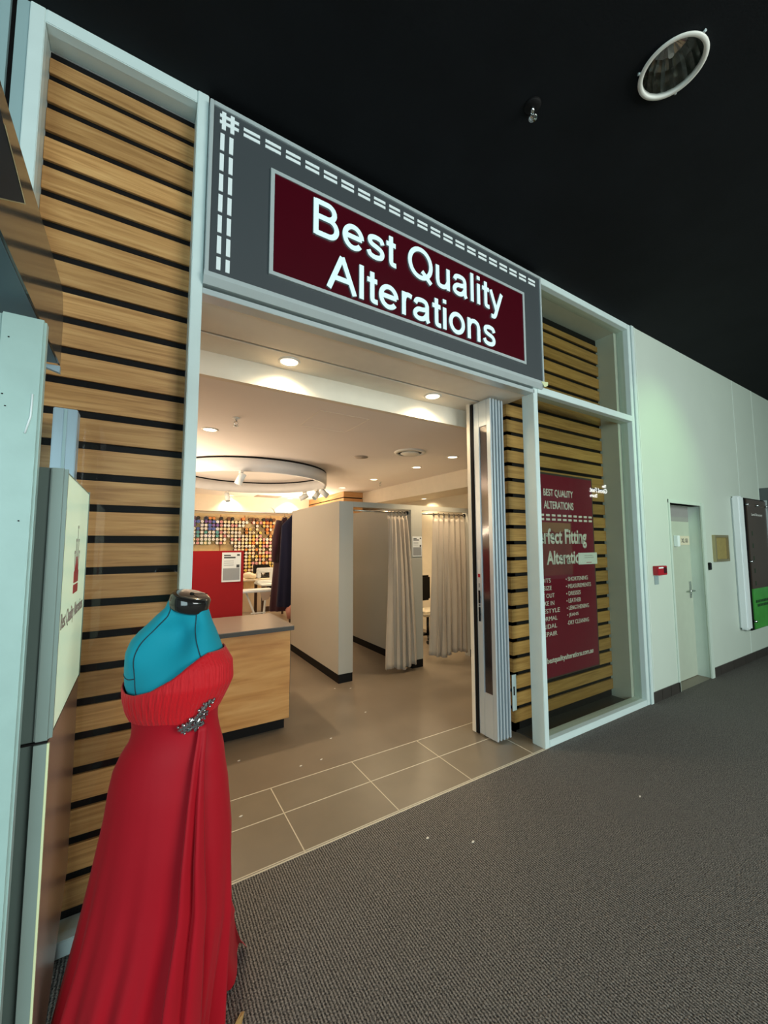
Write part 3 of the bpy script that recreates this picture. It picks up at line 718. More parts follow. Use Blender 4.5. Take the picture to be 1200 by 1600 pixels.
tag(MB().lathe([(.001, -.008), (.085, -.008), (.09, 0)], (2.35, 4.367, 2.7), seg=32).build('ceiling_speaker', M['grill']), 'flat round beige speaker grille in the shop ceiling left of the vent', 'speaker')
rg = thing('return_grille', (2.43, 9.0, 2.7), 'dark rectangular return air grille at the back of the shop ceiling', 'vent')
b = MB(); 
for i in range(7): b.box(2.2, 2.75, 8.95 + i * .05, 8.98 + i * .05, 2.688, 2.698)
b.build('slat', M['grill'], rg)
b = MB(); b.box(1.2225, 1.2285, 2.99, 3.47, 2.6975, 2.6995); b.box(1.686, 1.692, 2.99, 3.47, 2.6975, 2.6995); b.box(1.2225, 1.692, 2.985, 2.991, 2.6975, 2.6995); b.box(1.2225, 1.692, 3.467, 3.473, 2.6975, 2.6995)
tag(b.build('access_hatch', M['soffit']), 'square flush access hatch outline in the shop ceiling', 'hatch')
# suspended ring with track heads
rx, ry, rr = 1.42, 6.12, 1.12
rgx = thing('ceiling_ring', (rx, ry, 2.6), 'large white ring hanging just below the shop ceiling', 'light fitting')
MB().lathe([(rr, 2.675), (rr, 2.51), (rr - .05, 2.51), (rr - .05, 2.675)], (rx, ry, 0), seg=96, closed=True).build('ring_band', M['ringm'], rgx)
MB().lathe([(rr - .008, 2.70), (rr - .008, 2.675), (rr - .03, 2.675), (rr - .03, 2.70)], (rx, ry, 0), seg=96, closed=True).build('shadow_track', M['black'], rgx)
def head(a, dr_, lbl):
    x = rx + (rr - .025) * math.cos(a); y = ry + (rr - .025) * math.sin(a)
    h = thing('track_spotlight', (x, y, 2.51), lbl, 'spotlight', 'white track spotlights under the ceiling ring')
    MB().box(x - .02, x + .02, y - .06, y + .06, 2.485, 2.51, bev=.004).tube([(x, y, 2.49), (x + dr_[0] * .2, y + dr_[1] * .2, 2.44)], .008).build('bracket', M['trimw'], h)
    d = Vector(dr_).normalized(); p = Vector((x, y, 2.425))
    MB().cyl(p - d * .06, p + d * .09, .042, .045, seg=20).build('lamp_body', M['white'], h)
    MB().cyl(p + d * .0905, p + d * .092, .036, .036, seg=20).build('lens', M['greytag'], h)
head(-1.92, (-.12, .1, -.28), 'white track spotlight on the near side of the ring, tilting left')
head(1.72, (.03, -.1, -.3), 'white track spotlight on the far side of the ring, pointing straight down')
head(.10, (-.2, -.1, -.22), 'white track spotlight at the right edge of the ring, turned toward the counter')
head(.42, (-.25, .1, -.15), 'white track spotlight at the right edge of the ring, rearmost of that cluster')
head(-.18, (.22, -.05, -.16), 'white track spotlight at the right edge of the ring, frontmost of that cluster')

# ================================================================== COUNTER, RED SCREEN
ct = thing('counter', (.6, 3.45, 0), 'oak fronted service counter with grey brown top just inside the entrance', 'counter')
MB().box(-.9, 1.165, 3.47, 4.15, .10, .845).build('counter_body', M['oak'], ct)
MB().box(-.9, 1.14, 3.53, 4.12, 0, .10).build('kickboard', M['black'], ct)
MB().box(-.92, 1.19, 3.445, 4.20, .845, .878).build('top_edge', M['lamedge'], ct)
MB().box(-.92, 1.19, 3.445, 4.20, .878, .884).build('countertop', M['lam'], ct)
MB().box(1.1645, 1.168, 3.47, 4.15, .10, .845).build('side_edge', M['lamedge'], ct)
rp = thing('screen_panel', (.4, 4.55, 0), 'red upright screen panel behind the service counter', 'screen')
MB().box(-.5, .975, 4.50, 4.55, 0, 1.53, bev=.003).build('panel', M['redp'], rp)
def notice(x0, x1, y, z0, z1, label):
    n_ = thing('notice', ((x0 + x1) / 2, y, z0), label, 'notice')
    sh_ = MB().box(x0, x1, y - .004, y, z0, z1).build('sheet', M['paper'], n_)
    b = MB(); w_ = x1 - x0; h_ = z1 - z0
    b.box(x0 + .1 * w_, x0 + .45 * w_, y - .005, y - .004, z1 - .12 * h_, z1 - .08 * h_, M['ink']); b.box(x0 + .1 * w_, x0 + .7 * w_, y - .005, y - .004, z1 - .2 * h_, z1 - .15 * h_, M['ink'])
    b.box(x0 + .78 * w_, x0 + .93 * w_, y - .005, y - .004, z1 - .12 * h_, z1 - .06 * h_, M['ink'])
    for i in range(3): b.box(x0 + .1 * w_, x0 + .62 * w_, y - .005, y - .004, z1 - (.30 + i * .07) * h_, z1 - (.285 + i * .07) * h_, M['greyp'])
    b.box(x0 + .06 * w_, x1 - .06 * w_, y - .005, y - .004, z0 + .06 * h_, z0 + .46 * h_, M['greyp'])
    b.box(x0 + .76 * w_, x0 + .92 * w_, y - .0055, y - .005, z0 + .48 * h_, z0 + .58 * h_, M['ink'])
    b.build('print', None, sh_)
notice(.752, .945, 4.499, 1.20, 1.512, 'black and white notice on the red screen panel behind the counter')

# ================================================================== FITTING ROOMS
def partition(x0, x1, label):
    p = thing('partition', ((x0 + x1) / 2, 4.26, 0), label, 'partition')
    MB().box(x0, x1, 4.26, 5.97, .10, 2.112, bev=.002).build('panel', M['part'], p)
    MB().box(x0 + .004, x1 - .004, 4.262, 5.965, 0, .10).build('kickboard', M['black'], p)
partition(2.003, 2.190, 'grey laminate fitting room partition closest to the counter')
partition(3.045, 3.226, 'grey laminate fitting room partition between the two curtains')
hb = thing('header_beam', (3.1, 4.27, 2.05), 'grey beam across the top of the fitting room openings', 'beam')
b = MB(); b.box(2.19, 3.045, 4.26, 4.30, 2.048, 2.112); b.box(3.2265, 4.068, 4.262, 4.30, 2.048, 2.110); b.build('beam', M['part'], hb)
notice(3.070, 3.200, 4.259, 1.385, 1.66, 'black and white notice on the partition between the two curtains') if False else notice(3.063, 3.215, 4.259, 1.43, 1.695, 'black and white notice on the partition between the two curtains')

def curtain_rod(x0, x1, y, z, label):
    r_ = thing('curtain_rod', ((x0 + x1) / 2, y, z), label, 'curtain rod')
    MB().cyl((x0, y, z), (x1, y, z), .011).build('rod', M['rod'], r_)
    MB().cyl((x1 - .012, y, z), (x1, y, z), .026).cyl((x0, y, z), (x0 + .012, y, z), .026).build('flange', M['gloss'], r_)
curtain_rod(2.191, 3.044, 4.34, 2.012, 'metal curtain rod across the left fitting room opening')
curtain_rod(3.227, 4.069, 4.34, 2.012, 'metal curtain rod across the right fitting room opening')

def curtain(xa, xb, xbot_a, xbot_b, y, z0, z1, folds, amp, label, ybot=0.0, seed=1):
    random.seed(seed)
    c = thing('curtain', ((xa + xb) / 2, y, z0), label, 'curtain', 'fitting room curtains')
    N = folds * 14; rows = []
    ph = [random.uniform(-.5, .5) for _ in range(folds + 2)]; am = [random.uniform(.6, 1.25) for _ in range(folds + 2)]
    for k in range(34):
        t = k / 33; z = z1 + (z0 - z1) * t; row = []
        for i in range(N + 1):
            u = i / N; fo = u * folds; fi = int(fo); fr_ = fo - fi
            a_ = amp * (am[fi] * (1 - fr_) + am[fi + 1] * fr_) * (.5 + .6 * t)
            x = (xa + (xb - xa) * u) * (1 - t) + (xbot_a + (xbot_b - xbot_a) * u) * t
            s_ = math.sin(2 * math.pi * (fo + .12 * math.sin(3 * t + fi)))
            yy = y + a_ * s_ + ybot * t ** .5 + .006 * math.sin(7 * t + i * .8)
            x += a_ * .35 * math.cos(4 * math.pi * fo + ph[fi] * 3) * min(1, t * 3)
            dz = -.02 * math.sin(u * 9 + seed) * t - (.035 * abs(math.sin(math.pi * fo)) * max(0, 1 - t * 12))
            row.append((x, yy, z + dz))
        rows.append(row)
    mb = MB(); mb.grid(rows); mb.build('drape', M['curtain'], c, solid=.003)
    tb = MB(); rn = MB()
    for i in range(folds + 1):
        u = i / folds; x = xa + (xb - xa) * u
        tb.box(x - .014, x + .014, y - .016, y - .013, z1 - .06, z1 + .03); rn.lathe([(.017, -.004), (.021, 0), (.017, .004), (.014, 0)], (x, 4.34, 2.012), (1, 0, 0), seg=16, closed=True)
    tb.build('tab', M['curtain'], c); rn.build('curtain_ring', M['gloss'], c)
curtain(2.73, 3.01, 2.62, 3.07, 4.34, .055, 1.985, 5, .036, 'beige grey curtain gathered at the right side of the left fitting room', ybot=-.13, seed=3)
curtain(3.48, 4.05, 3.40, 4.05, 4.34, .075, 1.985, 6, .045, 'beige grey curtain drawn across the right fitting room', ybot=-.03, seed=5)

# office chair half hidden in the right fitting room
oc = thing('office_chair', (4.05, 5.35, 0), 'black office chair half hidden behind the drawn curtain', 'chair')
cx, cy = 4.15, 5.35
b = MB()
for k in range(5):
    a = k * 2 * math.pi / 5 + .3; b.tube([(cx, cy, .10), (cx + .27 * math.cos(a), cy + .27 * math.sin(a), .075)], [.02, .014]); b.cyl((cx + .27 * math.cos(a) - .015, cy + .27 * math.sin(a), .03), (cx + .27 * math.cos(a) + .015, cy + .27 * math.sin(a), .03), .03)
b.cyl((cx, cy, .08), (cx, cy, .42), .022); b.build('base', M['gloss'], oc)
MB().box(cx - .22, cx + .22, cy - .22, cy + .22, .42, .50, bev=.03).build('seat', M['iwall'], oc)
MB().box(cx - .05, cx + .22, cy + .18, cy + .24, .62, 1.05, bev=.03).build('backrest', M['black'], oc)
MB().tube([(cx - .12, cy - .1, .45), (cx - .27, cy - .12, .52), (cx - .27, cy - .12, .68), (cx - .2, cy + .1, .98), (cx - .15, cy + .2, 1.0)], .02).build('armrest', M['gloss'], oc)

# ================================================================== GARMENTS ON RAIL
gr = thing('garment_rail', (1.9, 6.35, 2.1), 'thin white wall mounted hanging rail beyond the near partition', 'rail')
MB().cyl((1.25, 6.55, 2.12), (2.35, 6.55, 2.12), .009).tube([(1.9, 6.55, 2.12), (1.86, 6.5, 2.17), (1.80, 6.45, 2.20)], .008).cyl((2.13, 6.56, 2.12), (2.13, 6.15, 2.12), .009).cyl((2.03, 6.56, 2.12), (2.03, 6.66, 2.12), .009).box(2.33, 2.36, 6.5, 6.6, 0, 2.16).build('rail', M['white'], gr)
def garment(cx, cy, w_, ztop, zbot, m_, label, flare, name='coat', sleeve=True):
    g_ = thing(name, (cx, cy, zbot), label, 'clothes')
    rows = []
    for k in range(26):
        t = k / 25; z = ztop + (zbot - ztop) * t
        a = w_ * (.22 + .78 * min(1, t * 9)) + flare * t; b_ = .05 + .05 * min(1, t * 6) + .03 * t; row = []
        for i in range(44):
            th_ = 2 * math.pi * i / 44; f_ = 1 + .10 * t * math.sin(th_ * 9 + cx * 7)
            row.append((cx + a * math.cos(th_) * f_, cy + b_ * math.sin(th_) * f_, z))
        rows.append(row)
    mb = MB(); mb.grid(rows, wrap=True); mb.build('body', m_, g_)
    if sleeve:
        for sgn in (-1, 1):
            MB().tube([(cx + sgn * w_ * .75, cy - .02, ztop - .06), (cx + sgn * (w_ + .03), cy - .04, ztop - .35), (cx + sgn * (w_ + .05), cy - .06, ztop - .75)], [.06, .065, .055], seg=12).build('sleeve', m_, g_)
    MB().tube([(cx - w_ * .6, cy, ztop - .02), (cx, cy, ztop + .02), (cx + w_ * .6, cy, ztop - .02)], .006).tube([(cx, cy, ztop + .02), (cx, cy, 2.12)], .004).build('coat_hanger', M['rod'], g_)
    return g_
garment(2.09, 6.62, .12, 2.05, .50, M['maroon'], 'long dark maroon robe hanging left of the navy coat', .10, sleeve=True)
nv = garment(2.13, 6.25, .20, 2.06, .62, M['navy'], 'long navy coat hanging against the near fitting room partition', .05, sleeve=False)
tag(MB().tube([(2.16, 6.25, .75), (2.13, 6.20, .66), (2.05, 6.15, .56), (2.06, 6.15, .44)], [.05, .065, .07, .05], seg=12).build('pink_garment_end', M['pink'], nv), 'pinkish garment end below the navy hem')  # separate pink garment piece, parented to the navy coat

# ================================================================== BACK OF SHOP: THREAD WALL
pb = thing('pegboard', (1.6, 9.79, .6), 'cream timber pegboard covering the back wall behind the counter', 'pegboard')
MB().box(.4, 3.25, 9.77, 9.799, .55, 2.30).build('board', M['peg'], pb)
b = MB()
for x in (1.56, 2.10, 2.72): b.box(x, x + .03, 9.764, 9.7699, .55, 2.28)
b.build('upright', M['oakb'], pb)
ends = dict(white=(.82, .82, .80), cream=(.82, .72, .48), yellow=(.80, .62, .16), orange=(.72, .30, .08), pink=(.70, .35, .36), purple=(.22, .12, .40), blue=(.10, .16, .50), teal=(.12, .42, .42), black=(.012, .012, .012), brown=(.16, .07, .03), red=(.45, .03, .03), green=(.10, .25, .12))
em = {k_: mat('thread_' + k_, v_, .6, noise=False) for k_, v_ in ends.items()}
protos = {}
def cone_proto(end, body):
    key = (end, body)
    if key not in protos:
        b = MB()
        b.cyl((0, 0, 0), (0, -.13, 0), .034, .0395, seg=12, m_=em[body], cap=True)  # dark body tones also stand in for shadow in the gaps between cones
        b.cyl((0, -.13, 0), (0, -.136, 0), .034, .032, seg=12, m_=em[end]); b.cyl((0, -.136, 0), (0, -.1375, 0), .006, .006, seg=8, m_=em['black'])
        me = bpy.data.meshes.new('thread_cone'); bmesh.ops.recalc_face_normals(b.b, faces=b.b.faces); b.b.to_mesh(me); b.b.free()
        for x in b.mats: me.materials.append(x)
        protos[key] = me
    return protos[key]
ORD = ['top', 'second', 'third', 'fourth', 'fifth', 'sixth', 'seventh', 'eighth', 'ninth', 'tenth', 'eleventh', 'twelfth', 'thirteenth', 'fourteenth', 'fifteenth', 'sixteenth', 'seventeenth', 'eighteenth']
ORDC = ['first'] + ORD[1:] + ['nineteenth', 'twentieth', 'twenty-first', 'twenty-second', 'twenty-third', 'twenty-fourth', 'twenty-fifth', 'twenty-sixth']
random.seed(21)
cnt = 0
for r in range(18):
    for c in range(26):
        x = .93 + c * .0805; z = 2.19 - r * .0800
        if x > 2.86 or (r >= 8 and c < 12): continue
        if r < 1 and random.random() < .35: continue
        if 13 < c < 20 and 2 <= r <= 4 and random.random() < .5: continue
        if 20 <= c and 3 <= r <= 5 and random.random() < .4: continue
        if random.random() < .05: continue
        if c < 8:
            end = random.choice(['purple', 'blue', 'white'] if r < 4 else ['teal', 'white', 'white'] if r < 6 else ['white', 'pink', 'cream', 'white']); body = random.choice(['blue', 'black', 'black'] if r < 6 else ['green', 'black', 'black'])
        elif c < 14: end = random.choice(['cream', 'pink', 'white', 'cream', 'white']); body = random.choice(['black', 'black', 'brown'])
        else: end = random.choice(['cream', 'cream', 'yellow', 'orange', 'cream', 'white', 'pink']); body = random.choice(['black', 'black', 'brown', 'black', 'red'])
        if r < 1: end = random.choice(['black', 'brown', 'orange']); 
        cnt += 1
        if cnt > 298: continue
        o = bpy.data.objects.new('thread_cone', cone_proto(end, body)); COL.objects.link(o); o.location = (x, 9.763, z)
        tag(o, f'{end}-ended thread cone on the back pegboard, {ORD[r]} row, {ORDC[c]} peg from the left', 'thread cone', 'thread cones on the back pegboard')

# sewing table
tb = thing('sewing_table', (2.0, 7.7, 0), 'sewing table with dark legs and pale top below the thread cones', 'table')
MB().box(1.96, 2.75, 7.5, 8.1, .82, .85, bev=.003).build('tabletop', M['white'], tb)
for x in (1.99, 2.70):
    for y in (7.53, 8.06): MB().box(x - .025, x + .025, y - .02, y + .02, 0, .82).build('leg', M['darkwood'], tb)
MB().box(2.0, 2.7, 7.52, 7.55, .35, .44).build('stretcher', M['darkwood'], tb)
tag(MB().box(2.06, 2.33, 7.52, 7.75, .62, .815, M['gloss']).box(2.10, 2.30, 7.515, 7.52, .66, .68, M['greytag']).build('machine_motor', None), 'black machine motor box hung under the sewing table', 'motor')
def sewing(x, y, z, label, m_):
    s_ = thing('sewing_machine', (x, y, z), label, 'sewing machine')
    MB().box(x - .18, x + .18, y - .08, y + .08, z, z + .05, bev=.01).build('base', m_, s_)
    MB().box(x + .09, x + .17, y - .06, y + .06, z + .05, z + .27, bev=.012).box(x - .17, x + .17, y - .05, y + .05, z + .20, z + .29, bev=.015).box(x - .17, x - .10, y - .05, y + .05, z + .10, z + .22, bev=.01).build('arm', m_, s_)
    MB().lathe([(.001, 0), (.05, 0), (.05, .02), (.001, .02)], (x + .175, y, z + .2), (1, 0, 0), seg=18).build('handwheel', M['black'], s_)
    MB().cyl((x - .14, y, z + .05), (x - .14, y, z + .11), .004).build('needle', M['chrome'], s_)
sewing(2.12, 7.85, .85, 'white sewing machine on the table beside the robes', M['white'])
sewing(2.30, 8.9, .86, 'dark sewing machine behind the white one against the thread cones', M['gloss'])
tag(MB().box(1.3, 2.9, 8.55, 9.2, .83, .86, M['iwall']).box(1.32, 1.36, 8.6, 8.64, 0, .83, M['darkwood']).box(2.84, 2.88, 8.6, 8.64, 0, .83, M['darkwood']).box(1.32, 1.36, 9.1, 9.14, 0, .83, M['darkwood']).box(2.84, 2.88, 9.1, 9.14, 0, .83, M['darkwood']).build('workbench', None), 'cream workbench against the back wall under the pegboard', 'workbench')
for i, (x, y, mm, lb) in enumerate(((1.62, 8.8, 'white', 'white cloth bundle on the back workbench, left'), (2.0, 8.75, 'iwall', 'cream cloth bundle on the back workbench, middle'), (2.62, 8.8, 'white', 'white cloth bundle on the back workbench, right'))):
    tag(MB().ball((x, y,   .86 + .074), .12, None, (1, .8, .6), 3).ball((x + .08, y - .04, .918), .08, None, (1, 1, .7), 2).build('cloth_bundle', M[mm]), lb, 'cloth')
ib = thing('ironing_board', (1.83, 6.9, 0), 'white covered ironing board on a white leg beside the red screen', 'ironing board')
MB().box(1.25, 1.98, 6.75, 7.05, .80, .84, bev=.018).build('board', M['white'], ib)
MB().tube([(1.86, 6.85, .80), (1.80, 6.85, .0)], .018).tube([(1.55, 6.95, .80), (1.86, 6.95, .02)], .016).cyl((1.62, 6.85, .45), (1.86, 6.85, .45), .012).build('leg', M['white'], ib)
MB().prism([(1.74, 6.745, .80), (1.93, 6.745, .80), (1.88, 6.745, .68), (1.78, 6.745, .66)], (0, .02, 0)).build('hanging_cover', M['curtain'], ib)

# ================================================================== PYLON, POST, DOOR GEAR ON THE LEFT
X = -.18
py = thing('pylon_sign', (-.25, 1.68, 0), 'freestanding pylon sign with a pale illuminated face and crown logo beside the slats', 'sign')
b = MB(); b.box(-.215, -.184, 1.392, 1.97, 1.085, 1.812, M['green'], bev=.003); b.box(-.255, -.213, 1.402, 1.95, 1.085, 1.812, M['greend']); b.box(-.30, -.255, 1.385, 1.95, 1.085, 1.812, M['green'])
b.build('cabinet', None, py)
MB().box(-.30, -.187, 1.39, 1.95, 1.081, 1.085).build('joint', M['black'], py)
lbf = MB().box(-.185, -.1805, 1.405, 1.965, 1.10, 1.80).build('lightbox_face', M['pale'], py)
b = MB(); b.box(-.184, -.178, 1.968, 1.976, 1.09, 1.81); b.box(-.184, -.177, 1.395, 1.404, 1.09, 1.81)
b.build('face_trim', M['green'], py)
low = MB(); low.prism([(-.185, 1.392, 1.08), (-.185, 2.0, 1.08), (-.185, 2.0, .38), (-.185, 1.70, .17), (-.185, 1.392, 0)], (-.028, 0, 0), M['brown'])
low.build('lower_side', None, py)
b = MB(); b.box(-.213, -.186, 1.385, 1.41, 0.0, 1.08, M['green']); b.box(-.255, -.213, 1.402, 1.6, 0, 1.08, M['greend']); b.box(-.30, -.255, 1.385, 1.6, 0, 1.08, M['green'])
b.build('lower_body', None, py)
MB().box(-.186, -.181, 1.386, 1.394, 0, 1.08).build('edge_strip', M['cream'], py)  # reflection of the lightbox edge, painted as a thin cream strip
# crown and lettering
b = MB(); yc, zc = 1.70, 1.44
def crown(pts): b.prism([(X + .0002, yc + u, zc + v) for u, v in pts], (.0015, 0, 0), M['logo'])
crown([(-.05, 0), (.05, 0), (.05, .028), (-.05, .028)])
crown([(-.05, .034), (.05, .034), (.05, .07), (.03, .08), (.018, .12), (0, .085), (-.018, .12), (-.03, .08), (-.05, .07)])
for u, h_ in ((-.055, .13), (-.03, .17), (0, .215), (.03, .17), (.055, .13)):
    b.prism([(X + .0002, yc + u * .7 - .003, zc + .07), (X + .0002, yc + u * .7 + .003, zc + .07), (X + .0002, yc + u + .002, zc + h_), (X + .0002, yc + u - .002, zc + h_)], (.001, 0, 0), M['logotxt'])
    b.box(X + .0002, X + .0016, yc + u - .005, yc + u + .005, zc + h_, zc + h_ + .010, M['logotxt'])
b.build('crown_logo', None, lbf)
text('Best Quality Alterations', lbf, M['logotxt'], 1.44, 1.93, 1.345, 1.405, plane='x', at=X, depth=.001)
# bracket behind the pylon
br = thing('bracket_post', (-.27, 2.01, 0), 'short blue grey aluminium channel rising behind the pylon sign', 'bracket')
MB().box(-.312, -.234, 1.985, 2.06, 0, 2.145, bev=.003).build('channel', M['bracket'], br)
MB().box(-.277, -.267, 1.982, 1.986, .0, 2.14).build('rib', M['frame2'], br)
# white post
ps = thing('post', (-.28, 1.33, 0), 'chipped pale green painted square post at the left edge', 'post')
MB().box(-.327, -.234, 1.33, 1.365, 0, 2.197, bev=.006).build('shaft', M['post'], ps)
MB().tube([(-.252, 1.329, 1.99), (-.253, 1.329, 1.93), (-.262, 1.329, 1.885)], .0022).build('paint_run', M['white'], ps)
b = MB()
for u, v in ((-.31, 1.98), (-.303, 1.95), (-.262, 1.66), (-.306, 2.13)): b.box(u - .0014, u + .0018, 1.3285, 1.331, v - .0012, v + .0016)
b.build('paint_chip', M['black'], ps)
# automatic door header
hdr = thing('door_header', (-.4, .9, 2.23), 'blue grey automatic door header with smoked glossy side running toward the shopfront', 'door gear')
MB().box(-.80, -.268, -.6, 1.72, 2.225, 2.47).build('casing', M['blue'], hdr)
MB().prism([(-.268, -.6, 2.228), (-.268, 1.74, 2.228), (-.268, 1.74, 2.40), (-.268, 1.70, 2.47), (-.268, 1.66, 2.485), (-.268, -.6, 2.485)], (.006, 0, 0)).build('side_panel', M['smoke'], hdr)
MB().box(-.42, -.412, -.6, 1.72, 2.22, 2.226).box(-.36, -.354, -.6, 1.72, 2.22, 2.226).build('seam', M['black'], hdr)
b = MB(); b.prism([(-.262, .5, 2.41), (-.262, .95, 2.413), (-.262, .975, 2.405), (-.262, 1.146, 2.375), (-.262, .972, 2.251), (-.262, .5, 2.251)], (.008, 0, 0), M['screen']); b.tube([(-.253, .975, 2.405), (-.253, 1.146, 2.375), (-.253, .972, 2.251)], .0012, M['brass'])
tag(b.build('sensor_window', None), 'dark rounded sensor window on the side of the door header', 'sensor')
ebx = tag(MB().prism([(-.31, 1.735, 2.215), (-.262, 1.735, 2.20), (-.262, 1.735, 2.224), (-.31, 1.735, 2.224)], (0, .02, 0)).build('corner_bracket', M['bracket']), 'small white triangular bracket under the end of the door header', 'bracket')

# ================================================================== MANNEQUIN AND DRESS
C = Vector((.113, 1.45, 0)); er = Vector((.851, -.525, 0)); ef = Vector((.525, .851, 0))
def P(r, d, z): v = C + er * r + ef * d; return (v.x, v.y, z)
def interp(tab, z):
    if z >= tab[0][0]: return tab[0][1:]
    for a, c in zip(tab, tab[1:]):
        if a[0] >= z >= c[0]:
            t = (a[0] - z) / (a[0] - c[0] + 1e-9); t = t * t * (3 - 2 * t) if False else t
            return tuple(p + (q - p) * t for p, q in zip(a[1:], c[1:]))
    return tab[-1][1:]
mn = thing('mannequin', (C.x, C.y, 0), 'teal jersey dressmaker mannequin torso with black neck cap, wearing the red gown', 'mannequin')
# body: z, left, right, depth centre, half depth
body = [(1.425, -.022, .086, .0, .052), (1.40, -.032, .090, .0, .056), (1.376, -.060, .098, .0, .066), (1.35, -.085, .106, .0, .076), (1.329, -.108, .116, 0, .084), (1.303, -.130, .127, 0, .092), (1.266, -.145, .142, 0, .098),
        (1.216, -.1455, .150, 0, .104), (1.176, -.1415, .150, 0, .108), (1.10, -.120, .130, 0, .092), (1.03, -.112, .122, 0, .085), (.95, -.13, .14, 0, .10), (.85, -.15, .15, 0, .11)]
rows = []
N = 64
for k in range(48):
    z = 1.425 - (1.425 - .86) * k / 47; l, r, dc, hb_ = interp(body, z); row = []
    for i in range(N):
        th_ = 2 * math.pi * i / N; cx_ = (l + r) / 2; a = (r - l) / 2
        ct_, sn = math.cos(th_), math.sin(th_)
        x = cx_ + a * math.copysign(abs(ct_) ** .9, ct_); d = dc + hb_ * math.copysign(abs(sn) ** .9, sn)
        # chest hollow, collar and bust facing the camera's right
        if sn < 0:
            f_ = -sn
            u = x / .14
            def g(uu, zz, su, sz): return math.exp(-((u - uu) / su) ** 2 - ((z - zz) / sz) ** 2)
            d += f_ * (.060 * g(.22, 1.315, .36, .060) - .020 * g(-.66, 1.27, .22, .045) - .010 * g(.05, 1.17, .35, .05) - .012 * g(.85, 1.22, .25, .06) + .020 * g(.55, 1.36, .16, .03) - .016 * g(-.10, 1.375, .2, .03))
        row.append(P(x, d, z))
    rows.append(row)
mb = MB(); mb.grid(rows, wrap=True); mb.poly([p for p in rows[0]][::-1]); mb.poly(rows[-1])
mb.build('torso', M['teal'], mn)
def surf(x, z, out=.002):
    l, r, dc, hb_ = interp(body, z); cx_ = (l + r) / 2; a = (r - l) / 2
    q_ = max(-1, min(1, (x - cx_) / a)); ct_ = math.copysign(abs(q_) ** (1 / .9), q_); sn = math.sqrt(max(0, 1 - ct_ * ct_)); f_ = sn; u = x / .14
    d = dc - hb_ * sn ** .9
    def g(uu, zz, su, sz): return math.exp(-((u - uu) / su) ** 2 - ((z - zz) / sz) ** 2)
    d += f_ * (.060 * g(.22, 1.315, .36, .060) - .020 * g(-.66, 1.27, .22, .045) - .010 * g(.05, 1.17, .35, .05) - .012 * g(.85, 1.22, .25, .06) + .020 * g(.55, 1.36, .16, .03) - .016 * g(-.10, 1.375, .2, .03))
    return P(x, d - out, z)
def smooth_pts(pts, n=8):
    out = []
    for i in range(len(pts) - 1):
        p0 = pts[max(i - 1, 0)]; p1 = pts[i]; p2 = pts[i + 1]; p3 = pts[min(i + 2, len(pts) - 1)]
        for k in range(n):
            t = k / n; out.append(tuple(.5 * (2 * p1[j] + (p2[j] - p0[j]) * t + (2 * p0[j] - 5 * p1[j] + 4 * p2[j] - p3[j]) * t * t + (3 * p1[j] - p0[j] - 3 * p2[j] + p3[j]) * t ** 3) for j in range(2)))
    return out + [pts[-1]]
for pts in ([(.004, 1.412), (.001, 1.38), (-.03, 1.345), (-.063, 1.303), (-.073, 1.255), (-.069, 1.206), (-.062, 1.16)], [(.078, 1.395), (.074, 1.351), (.086, 1.315), (.119, 1.243), (.124, 1.22)], [(-.069, 1.206), (-.10, 1.20), (-.135, 1.205)]):
    MB().tube([surf(x, z, .0005) for x, z in smooth_pts(pts)], .0016, seg=6).build('seam', M['tealseam'], mn)
# neck cap: tilted disc
ax = Vector(P(.030, -.012, 1)) - Vector(P(0, 0, 0)); ax = (er * .30 + ef * -.10 + Vector((0, 0, 1))).normalized()
pc = Vector(P(.037, 0, 1.412))
MB().lathe([(.0005, 0.030), (.044, .030), (.055, .027), (.060, .020), (.061, -.012), (.058, -.018), (.0005, -.018)], pc, ax, seg=48).build('neck_cap', M['cap'], mn)
MB().lathe([(.0005, .034), (.006, .034), (.007, .029)], pc, ax, seg=12).tube([pc + ax * .0305 - er * .0 , pc + ax * .0305 + er * .05], .0012).build('cap_screw', M['black'], mn)
MB().cyl(P(.005, 0, .86), P(.005, 0, .03), .016).lathe([(.001, .02), (.16, .012), (.17, 0), (.001, 0)], P(.005, 0, .0), seg=32).build('stand', M['black'], mn)

dz = thing('evening_gown', (C.x, C.y, 0), 'long strapless red evening gown with silver brooch on the teal mannequin', 'dress')
# z, left, right, half depth, depth centre
sk = [(1.27, -.148, .150, .108, -.004), (1.229, -.150, .172, .114, -.008), (1.176, -.1435, .173, .116, -.010), (1.142, -.138, .158, .112, -.008), (1.098, -.128, .138, .104, -.004), (1.065, -.120, .132, .097, 0), (1.033, -.118, .137, .094, 0), (1.00, -.124, .147, .098, 0),
      (.968, -.145, .155, .108, 0), (.918, -.167, .161, .118, 0), (.867, -.176, .170, .126, 0), (.79, -.184, .178, .134, 0), (.717, -.197, .186, .142, 0), (.60, -.218, .190, .152, 0), (.50, -.236, .192, .165, 0), (.378, -.258, .182, .185, 0), (.18, -.292, .162, .215, 0), (.012, -.33, .138, .24, .0)]
neck = [(-.141, 1.176), (-.104, 1.162), (-.062, 1.164), (-.007, 1.18), (.052, 1.211), (.092, 1.241), (.128, 1.262), (.150, 1.272)]
def neck_z(x):
    if x <= neck[0][0]: return neck[0][1]
    for a, c in zip(neck, neck[1:]):
        if a[0] <= x <= c[0]: return a[1] + (c[1] - a[1]) * (x - a[0]) / (c[0] - a[0])
    return neck[-1][1]
